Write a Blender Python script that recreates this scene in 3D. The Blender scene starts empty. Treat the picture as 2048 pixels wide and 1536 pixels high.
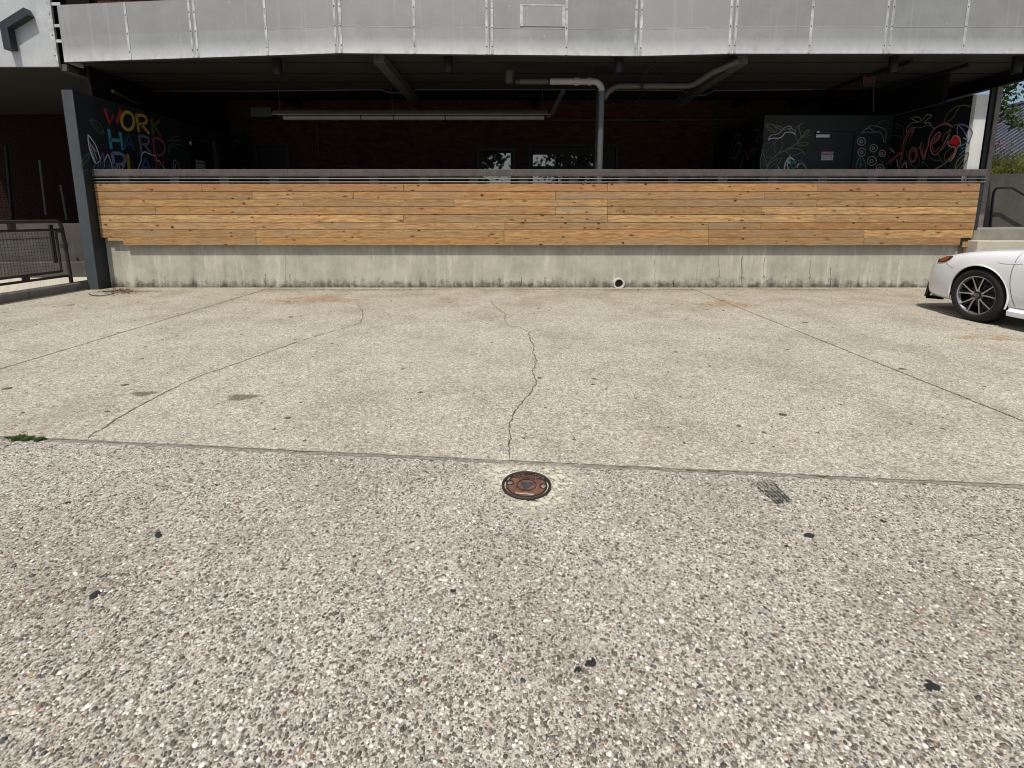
import bpy, bmesh, math, random
import numpy as np
from mathutils import Vector, Matrix
from mathutils.bvhtree import BVHTree
random.seed(7); rng = np.random.default_rng(7)
SC = bpy.context.scene
COL = SC.collection
R = math.radians
# ---------------------------------------------------------------- camera, sky, sun, exposure
# the photograph is a crop of a wide frame: the optical axis meets it above its middle (lens shift)
cam = bpy.data.cameras.new('camera'); camo = bpy.data.objects.new('camera', cam); COL.objects.link(camo)
camo.location = (0, 0, 1.33); camo.rotation_euler = (R(90 - 8.525), 0, 0)
cam.sensor_width = 36.0; cam.sensor_fit = 'HORIZONTAL'; cam.lens = 36.0 * 930.0 / 2048.0; cam.shift_y = -196.3 / 2048.0
cam.clip_start = 0.05; cam.clip_end = 2000
SC.camera = camo
SUN = Vector((-0.17, -0.48, 1.0)).normalized()          # towards the sun
sun_el = math.asin(SUN.z); sun_az = math.atan2(SUN.x, SUN.y)
world = bpy.data.worlds.new('World'); SC.world = world; world.use_nodes = True
wn = world.node_tree; bg = wn.nodes['Background']
sky = wn.nodes.new('ShaderNodeTexSky'); sky.sky_type = 'NISHITA'; sky.sun_disc = False
sky.sun_elevation = sun_el; sky.sun_rotation = sun_az
sky.air_density = 1.0; sky.dust_density = 3.0; sky.ozone_density = 1.0
wn.links.new(sky.outputs[0], bg.inputs[0]); bg.inputs[1].default_value = 0.10
sl = bpy.data.lights.new('sun', 'SUN'); so = bpy.data.objects.new('sun', sl); COL.objects.link(so)
sl.energy = 3.6; sl.angle = R(0.9); sl.color = (1.0, 0.955, 0.88)
so.rotation_euler = SUN.to_track_quat('Z', 'Y').to_euler()
SC.view_settings.view_transform = 'Standard'; SC.view_settings.look = 'None'
SC.view_settings.exposure = 0.22; SC.view_settings.gamma = 1.0; SC.view_settings.use_curve_mapping = False
SC.cycles.filter_width = 1.1; SC.cycles.max_bounces = 6; SC.cycles.diffuse_bounces = 4

# ---------------------------------------------------------------- helpers
# Survey frame: positions were read off with a first camera guess (height, pitch, focal length below);
# T() turns that frame into metres of the real place (width, depth, height factors).
CAMH, PITCH, F = 1.3, R(13.3), 1420.0
CP, SP = math.cos(PITCH), math.sin(PITCH)
ON = [True]; KX, KY, KZ = 1.0068, .6489, 1.023
def T(p):
    p = Vector(p)
    return Vector((p.x * KX, p.y * KY, p.z * KZ)) if ON[0] else p
def TM(m):
    m = m.copy(); m.translation = T(m.translation); return m
def ray(x, y):
    u = (x - 1024) / F; v = (768 - y) / F
    return Vector((u, CP + v * SP, -SP + v * CP))
CAM = Vector((0, 0, CAMH))
def onY(x, y, Y): d = ray(x, y); return CAM + d * (Y / d.y)
def onX(x, y, X): d = ray(x, y); return CAM + d * (X / d.x)
def onZ(x, y, Z=0.0): d = ray(x, y); return CAM + d * ((Z - CAMH) / d.z)
def onP(x, y, p, n): d = ray(x, y); return CAM + d * ((p - CAM).dot(n) / d.dot(n))

def tag(o, label=None, cat=None, group=None, kind=None):
    if label: o['label'] = label
    if cat: o['category'] = cat
    if group: o['group'] = group
    if kind: o['kind'] = kind
    return o
def thing(name, label, cat, loc=(0, 0, 0), rz=0, group=None):
    o = bpy.data.objects.new(name, None); COL.objects.link(o); o.empty_display_size = .1
    o.location = T(loc); o.rotation_euler = (0, 0, rz)
    return tag(o, label, cat, group)
def structure(name):
    o = bpy.data.objects.new(name, None); COL.objects.link(o); o['kind'] = 'structure'; return o
def wmat(o):
    m = Matrix.LocRotScale(o.location, o.rotation_euler, o.scale)
    return wmat(o.parent) @ m if o.parent else m

class MB:
    def __init__(s): s.v = []; s.f = []; s.m = []; s.c = None
    def add(s, vs, fs, mi=0, raw=False):
        n = len(s.v); s.v += [tuple(p if raw else T(p)) for p in vs]; s.f += [tuple(i + n for i in f) for f in fs]; s.m += [mi] * len(fs); return s
    def box(s, a, b, mi=0, M=None):
        x0, y0, z0 = a; x1, y1, z1 = b
        vs = [(x0, y0, z0), (x1, y0, z0), (x1, y1, z0), (x0, y1, z0), (x0, y0, z1), (x1, y0, z1), (x1, y1, z1), (x0, y1, z1)]
        if M: vs = [M @ Vector(p) for p in vs]
        return s.add(vs, [(0, 3, 2, 1), (4, 5, 6, 7), (0, 1, 5, 4), (1, 2, 6, 5), (2, 3, 7, 6), (3, 0, 4, 7)], mi)
    def bev(s, a, b, r=.004, mi=0, M=None):
        """box with chamfered edges"""
        bm = bmesh.new(); bmesh.ops.create_cube(bm, size=1)
        a = Vector(a); b = Vector(b); d = b - a; c = (a + b) / 2
        for v in bm.verts: v.co = Vector((v.co.x * d.x, v.co.y * d.y, v.co.z * d.z)) + c
        bmesh.ops.bevel(bm, geom=bm.edges[:], offset=r, segments=1, affect='EDGES', profile=.5)
        bm.verts.index_update()
        s.add([(M @ v.co if M else v.co.copy()) for v in bm.verts], [tuple(v.index for v in f.verts) for f in bm.faces], mi); bm.free(); return s
    def prism(s, poly, ext, mi=0):
        """poly: 3D points (coplanar), ext: extrusion vector"""
        n = len(poly); poly = [Vector(p) for p in poly]; e = Vector(ext)
        vs = poly + [p + e for p in poly]
        fs = [tuple(range(n)), tuple(range(2 * n - 1, n - 1, -1))] + [(i, i + n, (i + 1) % n + n, (i + 1) % n) for i in range(n)]
        return s.add(vs, fs, mi)
    def tube(s, pts, r, seg=10, mi=0, cap=True, r2=None):
        pts = [T(p) for p in pts]; n = len(pts); vs = []; up = None
        for i, p in enumerate(pts):
            t = (pts[min(i + 1, n - 1)] - pts[max(i - 1, 0)]).normalized()
            if up is None:
                up = Vector((0, 0, 1)) if abs(t.z) < .9 else Vector((1, 0, 0))
            a = t.cross(up).normalized(); b = a.cross(t).normalized(); up = b
            rr = r if r2 is None else r + (r2 - r) * i / (n - 1)
            for k in range(seg):
                th = 2 * math.pi * k / seg; vs.append(p + a * (rr * math.cos(th)) + b * (rr * math.sin(th)))
        fs = [(i * seg + k, i * seg + (k + 1) % seg, (i + 1) * seg + (k + 1) % seg, (i + 1) * seg + k) for i in range(n - 1) for k in range(seg)]
        if cap: fs += [tuple(range(seg - 1, -1, -1)), tuple(range((n - 1) * seg, n * seg))]
        return s.add(vs, fs, mi, True)
    def lathe(s, prof, c, ax, seg=32, mi=0, close=False):
        """prof: (r, h) along axis ax from centre c"""
        c = T(c); ax = Vector(ax).normalized(); a = ax.orthogonal().normalized(); b = ax.cross(a); n = len(prof)
        vs = [c + ax * h + (a * math.cos(2 * math.pi * k / seg) + b * math.sin(2 * math.pi * k / seg)) * r for r, h in prof for k in range(seg)]
        rows = n if close else n - 1
        fs = [(i * seg + k, i * seg + (k + 1) % seg, ((i + 1) % n) * seg + (k + 1) % seg, ((i + 1) % n) * seg + k) for i in range(rows) for k in range(seg)]
        return s.add(vs, fs, mi, True)
    def ribbon(s, pts, n, w, mi=0, close=False):
        """flat painted stroke on a plane with normal n"""
        pts = [T(p) for p in pts]; n = Vector(n); vs = []; N = len(pts)
        if N < 2: return s
        for i, p in enumerate(pts):
            t = (pts[min(i + 1, N - 1)] - pts[max(i - 1, 0)])
            if t.length < 1e-9: t = Vector((1, 0, 0))
            q = t.normalized().cross(n) * (w / 2)
            vs += [p + q, p - q]
        return s.add(vs, [(2 * i, 2 * i + 1, 2 * i + 3, 2 * i + 2) for i in range(N - 1)], mi, True)
    def build(s, name, mats, parent=None, smooth=False, recalc=True):
        me = bpy.data.meshes.new(name); me.from_pydata([tuple(p) for p in s.v], [], s.f)
        mats = mats if isinstance(mats, (list, tuple)) else [mats]
        for m in mats: me.materials.append(m)
        if len(mats) > 1: me.polygons.foreach_set('material_index', s.m)
        if recalc:
            bm = bmesh.new(); bm.from_mesh(me); bmesh.ops.recalc_face_normals(bm, faces=bm.faces); bm.to_mesh(me); bm.free()
        if smooth:
            me.shade_smooth()
            if smooth != 'full': me.set_sharp_from_angle(angle=R(35))
        me.update()
        o = bpy.data.objects.new(name, me); COL.objects.link(o)
        if parent: o.parent = parent
        return o
def link(name, me, parent, loc=(0, 0, 0), rot=(0, 0, 0)):
    o = bpy.data.objects.new(name, me); COL.objects.link(o); o.parent = parent; o.location = loc; o.rotation_euler = rot; return o
def smooth_line(pts, k=6):
    """Catmull-Rom through 2D/3D points"""
    P = [Vector(p).to_3d() for p in pts]
    if len(P) < 3: return P
    out = []
    for i in range(len(P) - 1):
        p0 = P[max(i - 1, 0)]; p1 = P[i]; p2 = P[i + 1]; p3 = P[min(i + 2, len(P) - 1)]
        for j in range(k):
            t = j / k
            out.append(.5 * ((2 * p1) + (p2 - p0) * t + (2 * p0 - 5 * p1 + 4 * p2 - p3) * t * t + (3 * p1 - p0 - 3 * p2 + p3) * t ** 3))
    out.append(P[-1]); return out
def ring_pts(cx, cy, rx, ry, rot=0, n=28, a0=0, a1=360):
    o = []
    for i in range(n + 1):
        t = R(a0 + (a1 - a0) * i / n); x = rx * math.cos(t); y = ry * math.sin(t)
        o.append((cx + x * math.cos(rot) - y * math.sin(rot), cy + x * math.sin(rot) + y * math.cos(rot)))
    return o

# ---------------------------------------------------------------- materials
class NT:
    def __init__(s, name):
        s.m = bpy.data.materials.new(name); s.m.use_nodes = True; s.t = s.m.node_tree; s.b = s.t.nodes['Principled BSDF']
    def n(s, kind, **kw):
        nd = s.t.nodes.new('ShaderNode' + kind)
        for k, v in kw.items():
            if k.startswith('_'): setattr(nd, k[1:], v)
            else: nd.inputs[k.replace('__', ' ')].default_value = v
        return nd
    def l(s, a, b): s.t.links.new(a, b)
    def co(s, which='Object'):
        return s.n('TexCoord').outputs[which]
    def mapp(s, src, scale=(1, 1, 1), loc=(0, 0, 0)):
        m = s.n('Mapping'); m.inputs['Scale'].default_value = scale; m.inputs['Location'].default_value = loc; s.l(src, m.inputs[0]); return m.outputs[0]
    def noise(s, src, scale, detail=4, rough=.55, dist=0):
        n = s.n('TexNoise', Scale=scale, Detail=detail, Roughness=rough, Distortion=dist); s.l(src, n.inputs['Vector']); return n.outputs['Fac']
    def vor(s, src, scale, rnd=1.0, feat='F1'):
        n = s.n('TexVoronoi', Scale=scale, Randomness=rnd); n.feature = feat; s.l(src, n.inputs['Vector']); return n
    def math(s, op, a, b=None, clamp=False):
        n = s.n('Math', _operation=op); n.use_clamp = clamp
        for i, q in enumerate((a, b)):
            if q is None: continue
            if isinstance(q, (int, float)): n.inputs[i].default_value = q
            else: s.l(q, n.inputs[i])
        return n.outputs[0]
    def ramp(s, src, stops, interp='LINEAR'):
        r = s.n('ValToRGB'); cr = r.color_ramp; cr.interpolation = interp
        while len(cr.elements) > len(stops): cr.elements.remove(cr.elements[-1])
        while len(cr.elements) < len(stops): cr.elements.new(.5)
        for e, (p, c) in zip(cr.elements, stops):
            e.position = p
            if isinstance(c, (int, float)): c = (c, c, c)
            e.color = (c[0], c[1], c[2], 1)
        s.l(src, r.inputs[0]); return r.outputs[0]
    def mix(s, f, a, b, mode='MIX'):
        m = s.n('Mix', _data_type='RGBA'); m.blend_type = mode
        for sock, q in ((m.inputs[0], f), (m.inputs[6], a), (m.inputs[7], b)):
            if isinstance(q, (int, float)): sock.default_value = q
            elif isinstance(q, tuple): sock.default_value = (q[0], q[1], q[2], 1)
            else: s.l(q, sock)
        return m.outputs[2]
    def rng(s, src, a, b, c=0, d=1):
        m = s.n('MapRange'); m.inputs[1].default_value = a; m.inputs[2].default_value = b; m.inputs[3].default_value = c; m.inputs[4].default_value = d
        s.l(src, m.inputs[0]); return m.outputs[0]
    def sep(s, src):
        n = s.n('SeparateXYZ'); s.l(src, n.inputs[0]); return n.outputs
    def comb(s, x, y, z):
        n = s.n('CombineXYZ')
        for i, q in enumerate((x, y, z)):
            if isinstance(q, (int, float)): n.inputs[i].default_value = q
            else: s.l(q, n.inputs[i])
        return n.outputs[0]
    def out(s, col=None, rough=None, metal=None, bump=None, bstr=.3, bdist=.01, spec=None):
        for k, q in (('Base Color', col), ('Roughness', rough), ('Metallic', metal), ('Specular IOR Level', spec)):
            if q is None: continue
            if isinstance(q, tuple): s.b.inputs[k].default_value = (q[0], q[1], q[2], 1)
            elif isinstance(q, (int, float)): s.b.inputs[k].default_value = q
            else: s.l(q, s.b.inputs[k])
        if bump is not None:
            b = s.n('Bump', Strength=bstr, Distance=bdist); s.l(bump, b.inputs['Height']); s.l(b.outputs[0], s.b.inputs['Normal'])
        return s.m
def paint(name, col, rough=.6, var=.25, scale=6, metal=0, spec=.4, bs=.15):
    t = NT(name); c = t.co(); f = t.noise(c, scale, 5, .6); g = t.noise(c, scale * 9, 3)
    k = t.ramp(f, [(.3, tuple(x * (1 - var) for x in col)), (.7, tuple(min(1, x * (1 + var)) for x in col))])
    k2 = t.mix(t.rng(g, .35, .65, 0, .25), k, tuple(x * .7 for x in col))
    return t.out(k2, t.rng(f, .3, .7, max(.05, rough - .1), min(1, rough + .1)), metal, g, bs, .002, spec)
# ---- exposed aggregate paving: coarse (near slab) and worn fine (far slabs)
def aggregate(name, coarse):
    t = NT(name); g = t.n('NewGeometry').outputs['Position']
    x, y, z = t.sep(g)
    P = t.comb(x, y, 0.0)
    nz = t.n('TexNoise', Scale=60.0, Detail=2.0); t.l(P, nz.inputs['Vector'])
    wob = t.n('VectorMath', _operation='MULTIPLY_ADD'); t.l(nz.outputs['Color'], wob.inputs[0]); wob.inputs[1].default_value = (.010, .010, 0); t.l(P, wob.inputs[2]); W = wob.outputs[0]
    big = t.noise(P, .55, 5, .6); mid = t.noise(P, 3.2, 5, .65); fine = t.noise(P, 420, 2, .6)
    if coarse: m0, m1 = (.335, .318, .255), (.45, .428, .348)
    else: m0, m1 = (.320, .298, .226), (.415, .388, .300)
    col = t.mix(t.rng(mid, .3, .7), m0, m1)
    col = t.mix(t.rng(fine, .35, .65, 0, .55), col, (.62, .58, .52))
    col = t.mix(t.rng(fine, .38, .2, 0, .8), col, (.16, .145, .13))
    bump = t.math('MULTIPLY', fine, .3)
    # grain of the worn surface: each grain of sand and grit its own tone, several sizes
    for gs, amt, off in (((210, .62, 1.3), (105, .55, 2.1), (48, .30, 4.4)) if coarse else ((190, .70, 1.3), (110, .85, 2.1), (62, .50, 4.4), (30, .16, 5.9))):
        gv = t.vor(t.mapp(W, (1, 1, 1), (off, off * 2, 0)), gs); gc = t.n('SeparateColor'); t.l(gv.outputs['Color'], gc.inputs[0])
        tone = t.ramp(gc.outputs[0], [(0, .38), (.16, .62), (.35, .86), (.6, 1.0), (.82, 1.12), (1, 1.42)])
        col = t.mix(amt, col, t.mix(1.0, col, tone, 'MULTIPLY')); bump = t.math('ADD', bump, t.math('MULTIPLY', gc.outputs[0], .35 * amt))
    stones = [(230, .52, .60, 1), (115, .55, .50, 2), (66, .50, .26, 3)] if coarse else [(250, .50, .45, 1), (130, .46, .35, 2), (62, .40, .14, 3)]
    pal = [(0, (.10, .09, .085)), (.20, (.15, .13, .105)), (.38, (.24, .215, .175)), (.52, (.42, .39, .33)), (.66, (.52, .50, .44)), (.82, (.74, .71, .65)), (.955, (.30, .17, .11)), (1, (.84, .82, .76))]
    if not coarse:
        pal = [(0, (.17, .155, .13)), (.16, (.26, .235, .195)), (.36, (.37, .34, .28)), (.52, (.46, .43, .36)), (.7, (.58, .55, .47)), (.9, (.70, .67, .59)), (.96, (.40, .27, .18)), (1, (.78, .76, .69))]
    for sc, thr, dens, seed in stones:
        mp = t.mapp(W, (1, 1, 1), (seed * 3.7, seed * 1.9, 0)); v = t.vor(mp, sc)
        scn = t.n('SeparateColor'); t.l(v.outputs['Color'], scn.inputs[0])
        cr = t.ramp(scn.outputs[0], pal, 'CONSTANT' if coarse else 'LINEAR')
        on = t.math('LESS_THAN', scn.outputs[1], dens)
        size = t.math('MULTIPLY_ADD', scn.outputs[2], thr * .6)
        size.node.inputs[2].default_value = thr * .45
        edge = t.math('SUBTRACT', size, v.outputs['Distance'])
        msk = t.math('MULTIPLY', t.math('MULTIPLY', edge, 14.0, True), on)
        rim = t.math('MULTIPLY', t.math('MULTIPLY', t.rng(edge, -.06, .0, 0, 1), t.math('SUBTRACT', 1.0, msk)), on)
        col = t.mix(t.math('MULTIPLY', rim, .62 if coarse else .45), col, (.10, .088, .075))  # dark outline paints the shade round each stone into the colour
        col = t.mix(t.math('MULTIPLY', msk, .92 if coarse else .85), col, cr)
        bump = t.math('ADD', bump, t.math('MULTIPLY', msk, (.9, .9, 1.6)[seed - 1]))
    # soiling with its own shapes: tyre-worn, damp and pale blotches
    st = t.noise(t.mapp(P, (1, .8, 1)), 1.4, 6, .62)
    col = t.mix(t.rng(st, .46, .68, 0, .55), col, t.mix(1.0, col, (.66, .62, .56), 'MULTIPLY'))
    col = t.mix(t.rng(big, .52, .72, 0, .35), col, t.mix(1.0, col, (.90, .86, .80), 'MULTIPLY'))
    if not coarse:
        rust = t.noise(t.mapp(P, (1, 2.2, 1), (5, 3, 0)), 1.1, 6, .7)
        col = t.mix(t.rng(rust, .60, .74, 0, .45), col, t.mix(1.0, col, (.98, .78, .60), 'MULTIPLY'))
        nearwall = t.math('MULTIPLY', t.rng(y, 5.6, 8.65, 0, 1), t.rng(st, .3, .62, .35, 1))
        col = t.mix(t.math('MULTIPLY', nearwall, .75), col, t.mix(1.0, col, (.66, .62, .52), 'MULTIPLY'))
    return t.out(col, .86, 0, bump, .8 if coarse else .6, .0030 if coarse else .0022, .25)
M = {}
M['agg_near'] = aggregate('exposed_aggregate_coarse', True)
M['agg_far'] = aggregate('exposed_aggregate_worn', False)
M['dirt'] = paint('joint_dirt', (.075, .066, .052), .95, .4, 30, 0, .1)
M['crackd'] = paint('crack_dirt', (.12, .108, .088), .95, .4, 30, 0, .1)
M['jointfill'] = paint('joint_edge', (.215, .198, .165), .95, .4, 40, 0, .1)
def concrete(name, c0, c1, streak=.6, yb=0.0, dark=.6, topz=.5):
    t = NT(name); g = t.n('NewGeometry').outputs['Position']; x, y, z = t.sep(g)
    P = t.comb(t.math('ADD', x, y), 0.0, z)
    a = t.noise(t.mapp(P, (1, 1, 1.0)), 2.0, 6, .62); b = t.noise(t.comb(t.math('ADD', t.math('MULTIPLY', t.sep(P)[0], 4.0), t.math('MULTIPLY', a, .35)), 0.0, t.math('MULTIPLY', z, .45)), 1.7, 7, .72); f = t.noise(P, 70, 4, .6)
    h = t.noise(t.mapp(P, (1, 1, 1.2)), 7, 5, .65)
    col = t.mix(t.rng(a, .3, .7), c0, c1)
    col = t.mix(t.rng(b, .54, .80, 0, streak * .8), col, t.mix(1.0, col, (.66, .65, .60), 'MULTIPLY'))
    col = t.mix(t.rng(b, .46, .30, 0, streak * .9), col, tuple(min(.7, q * 1.3) for q in c1))
    col = t.mix(t.rng(h, .52, .7, 0, .30), col, t.mix(1.0, col, (.70, .69, .62), 'MULTIPLY'))
    col = t.mix(t.rng(f, .4, .62, 0, .28), col, t.mix(1.0, col, (.62, .60, .56), 'MULTIPLY'))
    # rising damp and splash dirt near the foot
    k = t.math('ADD', t.rng(z, yb, yb + .26, 1, 0), t.math('MULTIPLY', t.math('SUBTRACT', b, .5), 1.6))
    k = t.math('ADD', k, t.math('MULTIPLY', t.math('SUBTRACT', h, .5), 1.5))
    col = t.mix(t.math('MULTIPLY', t.rng(k, .42, 1.05), dark), col, (.085, .082, .076))
    pit = t.vor(P, 26); col = t.mix(t.math('MULTIPLY', t.math('LESS_THAN', pit.outputs['Distance'], .07), .6), col, (.10, .10, .09))
    return t.out(col, .9, 0, t.math('ADD', t.math('MULTIPLY', h, .5), f), .35, .004, .2)
M['conc'] = concrete('cast_concrete_beige', (.33, .318, .265), (.50, .478, .40), .85, 0, 1.0)  # light beige concrete, streaked and darker at its foot
M['conc_dark'] = concrete('cast_concrete_weathered_shaded', (.055, .052, .045), (.10, .093, .080), .5, 0, .4)  # weathered concrete; on the left walls its darkness also paints in shade
M['conc_mid'] = concrete('cast_concrete_grey', (.19, .175, .155), (.29, .27, .235), .5, 0, .3)
M['conc_light'] = concrete('cast_concrete_light', (.40, .37, .30), (.50, .47, .39), .3, -3, 0)
M['conc_black'] = concrete('cast_concrete_near_black', (.045, .043, .038), (.075, .07, .06), .4, 0, .3)  # near-black concrete, not assigned to any part
M['white_col'] = concrete('white_painted_concrete', (.48, .49, .47), (.60, .61, .58), .35, 0, .2)
# ---- softwood boards
def wood():
    t = NT('cedar_board'); o = t.n('ObjectInfo'); g = t.n('NewGeometry').outputs['Position']; x, y, z = t.sep(g)
    rnd = o.outputs['Random']
    X = t.math('ADD', x, t.math('MULTIPLY', rnd, 91.0)); Z = t.math('ADD', z, t.math('MULTIPLY', rnd, 37.0))
    # knots: scattered centres, stretched along the board
    kv = t.vor(t.comb(t.math('MULTIPLY', X, 3.6), 0.0, t.math('MULTIPLY', Z, 9.5)), 1.0, 1.0)
    kd = kv.outputs['Distance']; ks = t.n('SeparateColor'); t.l(kv.outputs['Color'], ks.inputs[0])
    kon = t.math('LESS_THAN', ks.outputs[0], .78); krad = t.math('MULTIPLY_ADD', ks.outputs[1], .11); krad.node.inputs[2].default_value = .04
    warp = t.math('MULTIPLY', t.math('POWER', 2.718, t.math('MULTIPLY', kd, -7.0)), kon)
    n1 = t.noise(t.comb(t.math('MULTIPLY', X, .9), 0.0, t.math('MULTIPLY', Z, 5.0)), 1.0, 3, .5)
    G = t.math('ADD', t.math('MULTIPLY', Z, 75.0), t.math('ADD', t.math('MULTIPLY', n1, 26.0), t.math('MULTIPLY', warp, 16.0)))
    rings = t.math('MULTIPLY_ADD', t.math('SINE', G), .5); rings.node.inputs[2].default_value = .5
    fib = t.noise(t.comb(t.math('MULTIPLY', X, 4.0), 0.0, t.math('MULTIPLY', Z, 95.0)), 1.0, 5, .75)
    blot = t.noise(t.comb(t.math('MULTIPLY', X, 1.7), 0.0, t.math('MULTIPLY', Z, 9.0)), 1.0, 5, .6)
    base = t.ramp(rnd, [(0, (.50, .255, .085)), (.18, (.38, .22, .09)), (.35, (.56, .35, .145)), (.5, (.32, .20, .09)), (.65, (.50, .29, .105)), (.82, (.44, .285, .13)), (1, (.54, .32, .12))])
    rn2 = t.math('FRACT', t.math('MULTIPLY', rnd, 7.31)); base = t.mix(1.0, base, t.ramp(rn2, [(0, .66), (.3, .9), (.6, 1.02), (.85, 1.22), (1, 1.35)]), 'MULTIPLY')
    col = t.mix(t.rng(blot, .40, .68, 0, .6), base, (.34, .235, .125))
    col = t.mix(t.rng(blot, .45, .22, 0, .7), col, (.60, .37, .165))
    col = t.mix(t.math('MULTIPLY', t.math('POWER', rings, 2.5), .55), col, (.27, .125, .04))
    col = t.mix(t.rng(fib, .47, .62, 0, .8), col, (.15, .075, .028))
    col = t.mix(t.rng(fib, .44, .30, 0, .55), col, (.66, .46, .24))
    # silvery weathering patches
    wz = t.noise(t.comb(t.math('MULTIPLY', X, .6), 3.0, t.math('MULTIPLY', Z, 3.0)), 1.3, 5, .65)
    col = t.mix(t.rng(wz, .50, .70, 0, .6), col, (.27, .215, .145))
    top = t.math('MULTIPLY', t.rng(z, 1.70, 1.88, 0, 1), t.rng(wz, .35, .62, .1, 1))
    col = t.mix(t.math('MULTIPLY', top, .60), col, (.36, .135, .055))
    ke = t.math('SUBTRACT', krad, kd)
    halo = t.math('MULTIPLY', t.math('MULTIPLY', t.rng(ke, -.16, .0, 0, 1), kon), .60)
    col = t.mix(halo, col, (.26, .11, .035))
    kn = t.math('MULTIPLY', t.math('MULTIPLY', ke, 22.0, True), kon)
    col = t.mix(t.math('MULTIPLY', kn, .9), col, (.065, .028, .012))
    # pin knots with short dark flares
    k2 = t.vor(t.comb(t.math('MULTIPLY', X, 6.5), 2.0, t.math('ADD', t.math('MULTIPLY', Z, 13.0), t.math('MULTIPLY', n1, 2.0))), 1.0, 1.0); k2s = t.n('SeparateColor'); t.l(k2.outputs['Color'], k2s.inputs[0])
    k2e = t.math('SUBTRACT', t.math('MULTIPLY', k2s.outputs[1], .19), k2.outputs['Distance']); k2on = t.math('LESS_THAN', k2s.outputs[0], .55)
    col = t.mix(t.math('MULTIPLY', t.math('MULTIPLY', t.rng(k2e, -.13, .02, 0, 1), k2on), .65), col, (.23, .105, .035))
    col = t.mix(t.math('MULTIPLY', t.math('MULTIPLY', t.math('MULTIPLY', k2e, 26.0, True), k2on), .92), col, (.035, .017, .010))
    sc_ = t.noise(t.comb(t.math('MULTIPLY', X, 9.0), 5.0, t.math('MULTIPLY', Z, 34.0)), 1.0, 3, .6)
    col = t.mix(t.rng(sc_, .68, .76, 0, .55), col, (.70, .56, .36)); col = t.mix(t.rng(sc_, .34, .26, 0, .55), col, (.16, .09, .045))
    nail = t.vor(t.comb(t.math('MULTIPLY', x, 1.1), 0.0, t.math('MULTIPLY', z, 7.3)), 2.0, .3)
    col = t.mix(t.math('MULTIPLY', t.math('LESS_THAN', nail.outputs['Distance'], .018), .8), col, (.08, .06, .05))
    return t.out(col, .68, 0, t.math('ADD', t.math('MULTIPLY', fib, 1.0), t.math('MULTIPLY', rings, .4)), .35, .0015, .3)
M['wood'] = wood()
# ---- galvanised / perforated fascia sheet
def galv():
    t = NT('weathered_galvanised_sheet'); o = t.n('ObjectInfo').outputs['Random']; g = t.n('NewGeometry').outputs['Position']; x, y, z = t.sep(g)
    P = t.comb(x, o, z)
    a = t.noise(P, 2.2, 5, .6); b = t.noise(t.mapp(P, (5, 1, .6)), 3, 5, .7); f = t.noise(t.mapp(P, (60, 1, 330)), 1, 2, .6); w = t.noise(t.mapp(P, (1.4, 1, 1.1)), 6, 6, .7)
    tint = t.ramp(o, [(0, (.225, .235, .225)), (.3, (.295, .29, .28)), (.6, (.25, .265, .255)), (1, (.345, .34, .33))])
    col = t.mix(t.rng(a, .42, .68, 0, .8), tint, (.36, .365, .36))
    lap = t.math('MULTIPLY', t.rng(z, 4.38, 4.43, 0, 1), .35); col = t.mix(lap, col, (.205, .20, .20))
    col = t.mix(t.rng(f, .35, .65, 0, .40), col, (.37, .37, .355))
    gh = t.noise(t.mapp(P, (9, 1, .22), (2, 0, 0)), 1.6, 3, .5); col = t.mix(t.rng(gh, .62, .68, 0, .2), col, (.44, .45, .44))
    mesh = t.math('MULTIPLY', t.math('SINE', t.math('MULTIPLY', z, 400.0)), t.math('SINE', t.math('MULTIPLY', x, 300.0)))
    col = t.mix(t.rng(mesh, -.2, .6, 0, .22), col, (.10, .10, .10))
    col = t.mix(t.rng(b, .66, .82, 0, .30), col, (.55, .56, .54))
    foot = t.math('MULTIPLY', t.rng(t.math('ADD', z, t.math('MULTIPLY', w, .22)), 4.36, 4.11, 0, 1), t.rng(w, .3, .65, .35, 1))
    col = t.mix(t.math('MULTIPLY', foot, .95), col, (.66, .67, .665))
    col = t.mix(t.math('MULTIPLY', t.rng(w, .66, .74), .55), col, (.78, .78, .76))
    return t.out(col, t.rng(w, .3, .7, .45, .62), .25, f, .25, .001, .5)
M['galv'] = galv()
M['galv_strip'] = paint('zinc_strip', (.48, .49, .475), .5, .38, 7, .25, .5)
M['screw'] = paint('screw_head', (.10, .10, .10), .5, .1, 9, .5)
M['left_panel'] = paint('pale_metal_panel', (.46, .475, .48), .5, .10, 3, .2, .5)
M['slate'] = paint('slate_painted_metal', (.020, .025, .029), .5, .2, 4, 0, .4)
M['chalk'] = paint('chalkboard_black_paint', (.007, .0085, .010), .6, .3, 3, 0, .3)
M['pillar'] = paint('dark_grey_painted_concrete', (.055, .066, .074), .75, .18, 3, 0, .25)
M['postp'] = paint('worn_post_paint', (.17, .15, .135), .6, .25, 8, 0, .4)
M['rail'] = paint('grey_brown_painted_rail', (.078, .066, .064), .6, .25, 8, 0, .4)
M['bar'] = paint('dull_steel_bar', (.17, .16, .15), .5, .2, 8, .3)
M['black'] = paint('black_metal', (.012, .012, .012), .5, .2, 8, 0, .4)
M['fence'] = paint('rusty_black_fence_paint', (.030, .025, .022), .6, .4, 14, 0, .35)
M['soffit'] = paint('grey_soffit_board', (.042, .040, .035), .8, .15, 2, 0, .2)
M['ceil'] = paint('black_ceiling', (.008, .008, .008), .9, .2, 2, 0, .1)
M['beam'] = paint('grey_painted_beam', (.075, .07, .066), .7, .15, 4, 0, .3)
M['pipe'] = paint('pale_pipe', (.33, .31, .28), .5, .15, 6, 0, .4)
M['pale_rim'] = paint('pale_plastic_pipe', (.55, .53, .47), .5, .15, 6, 0, .4)
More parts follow.
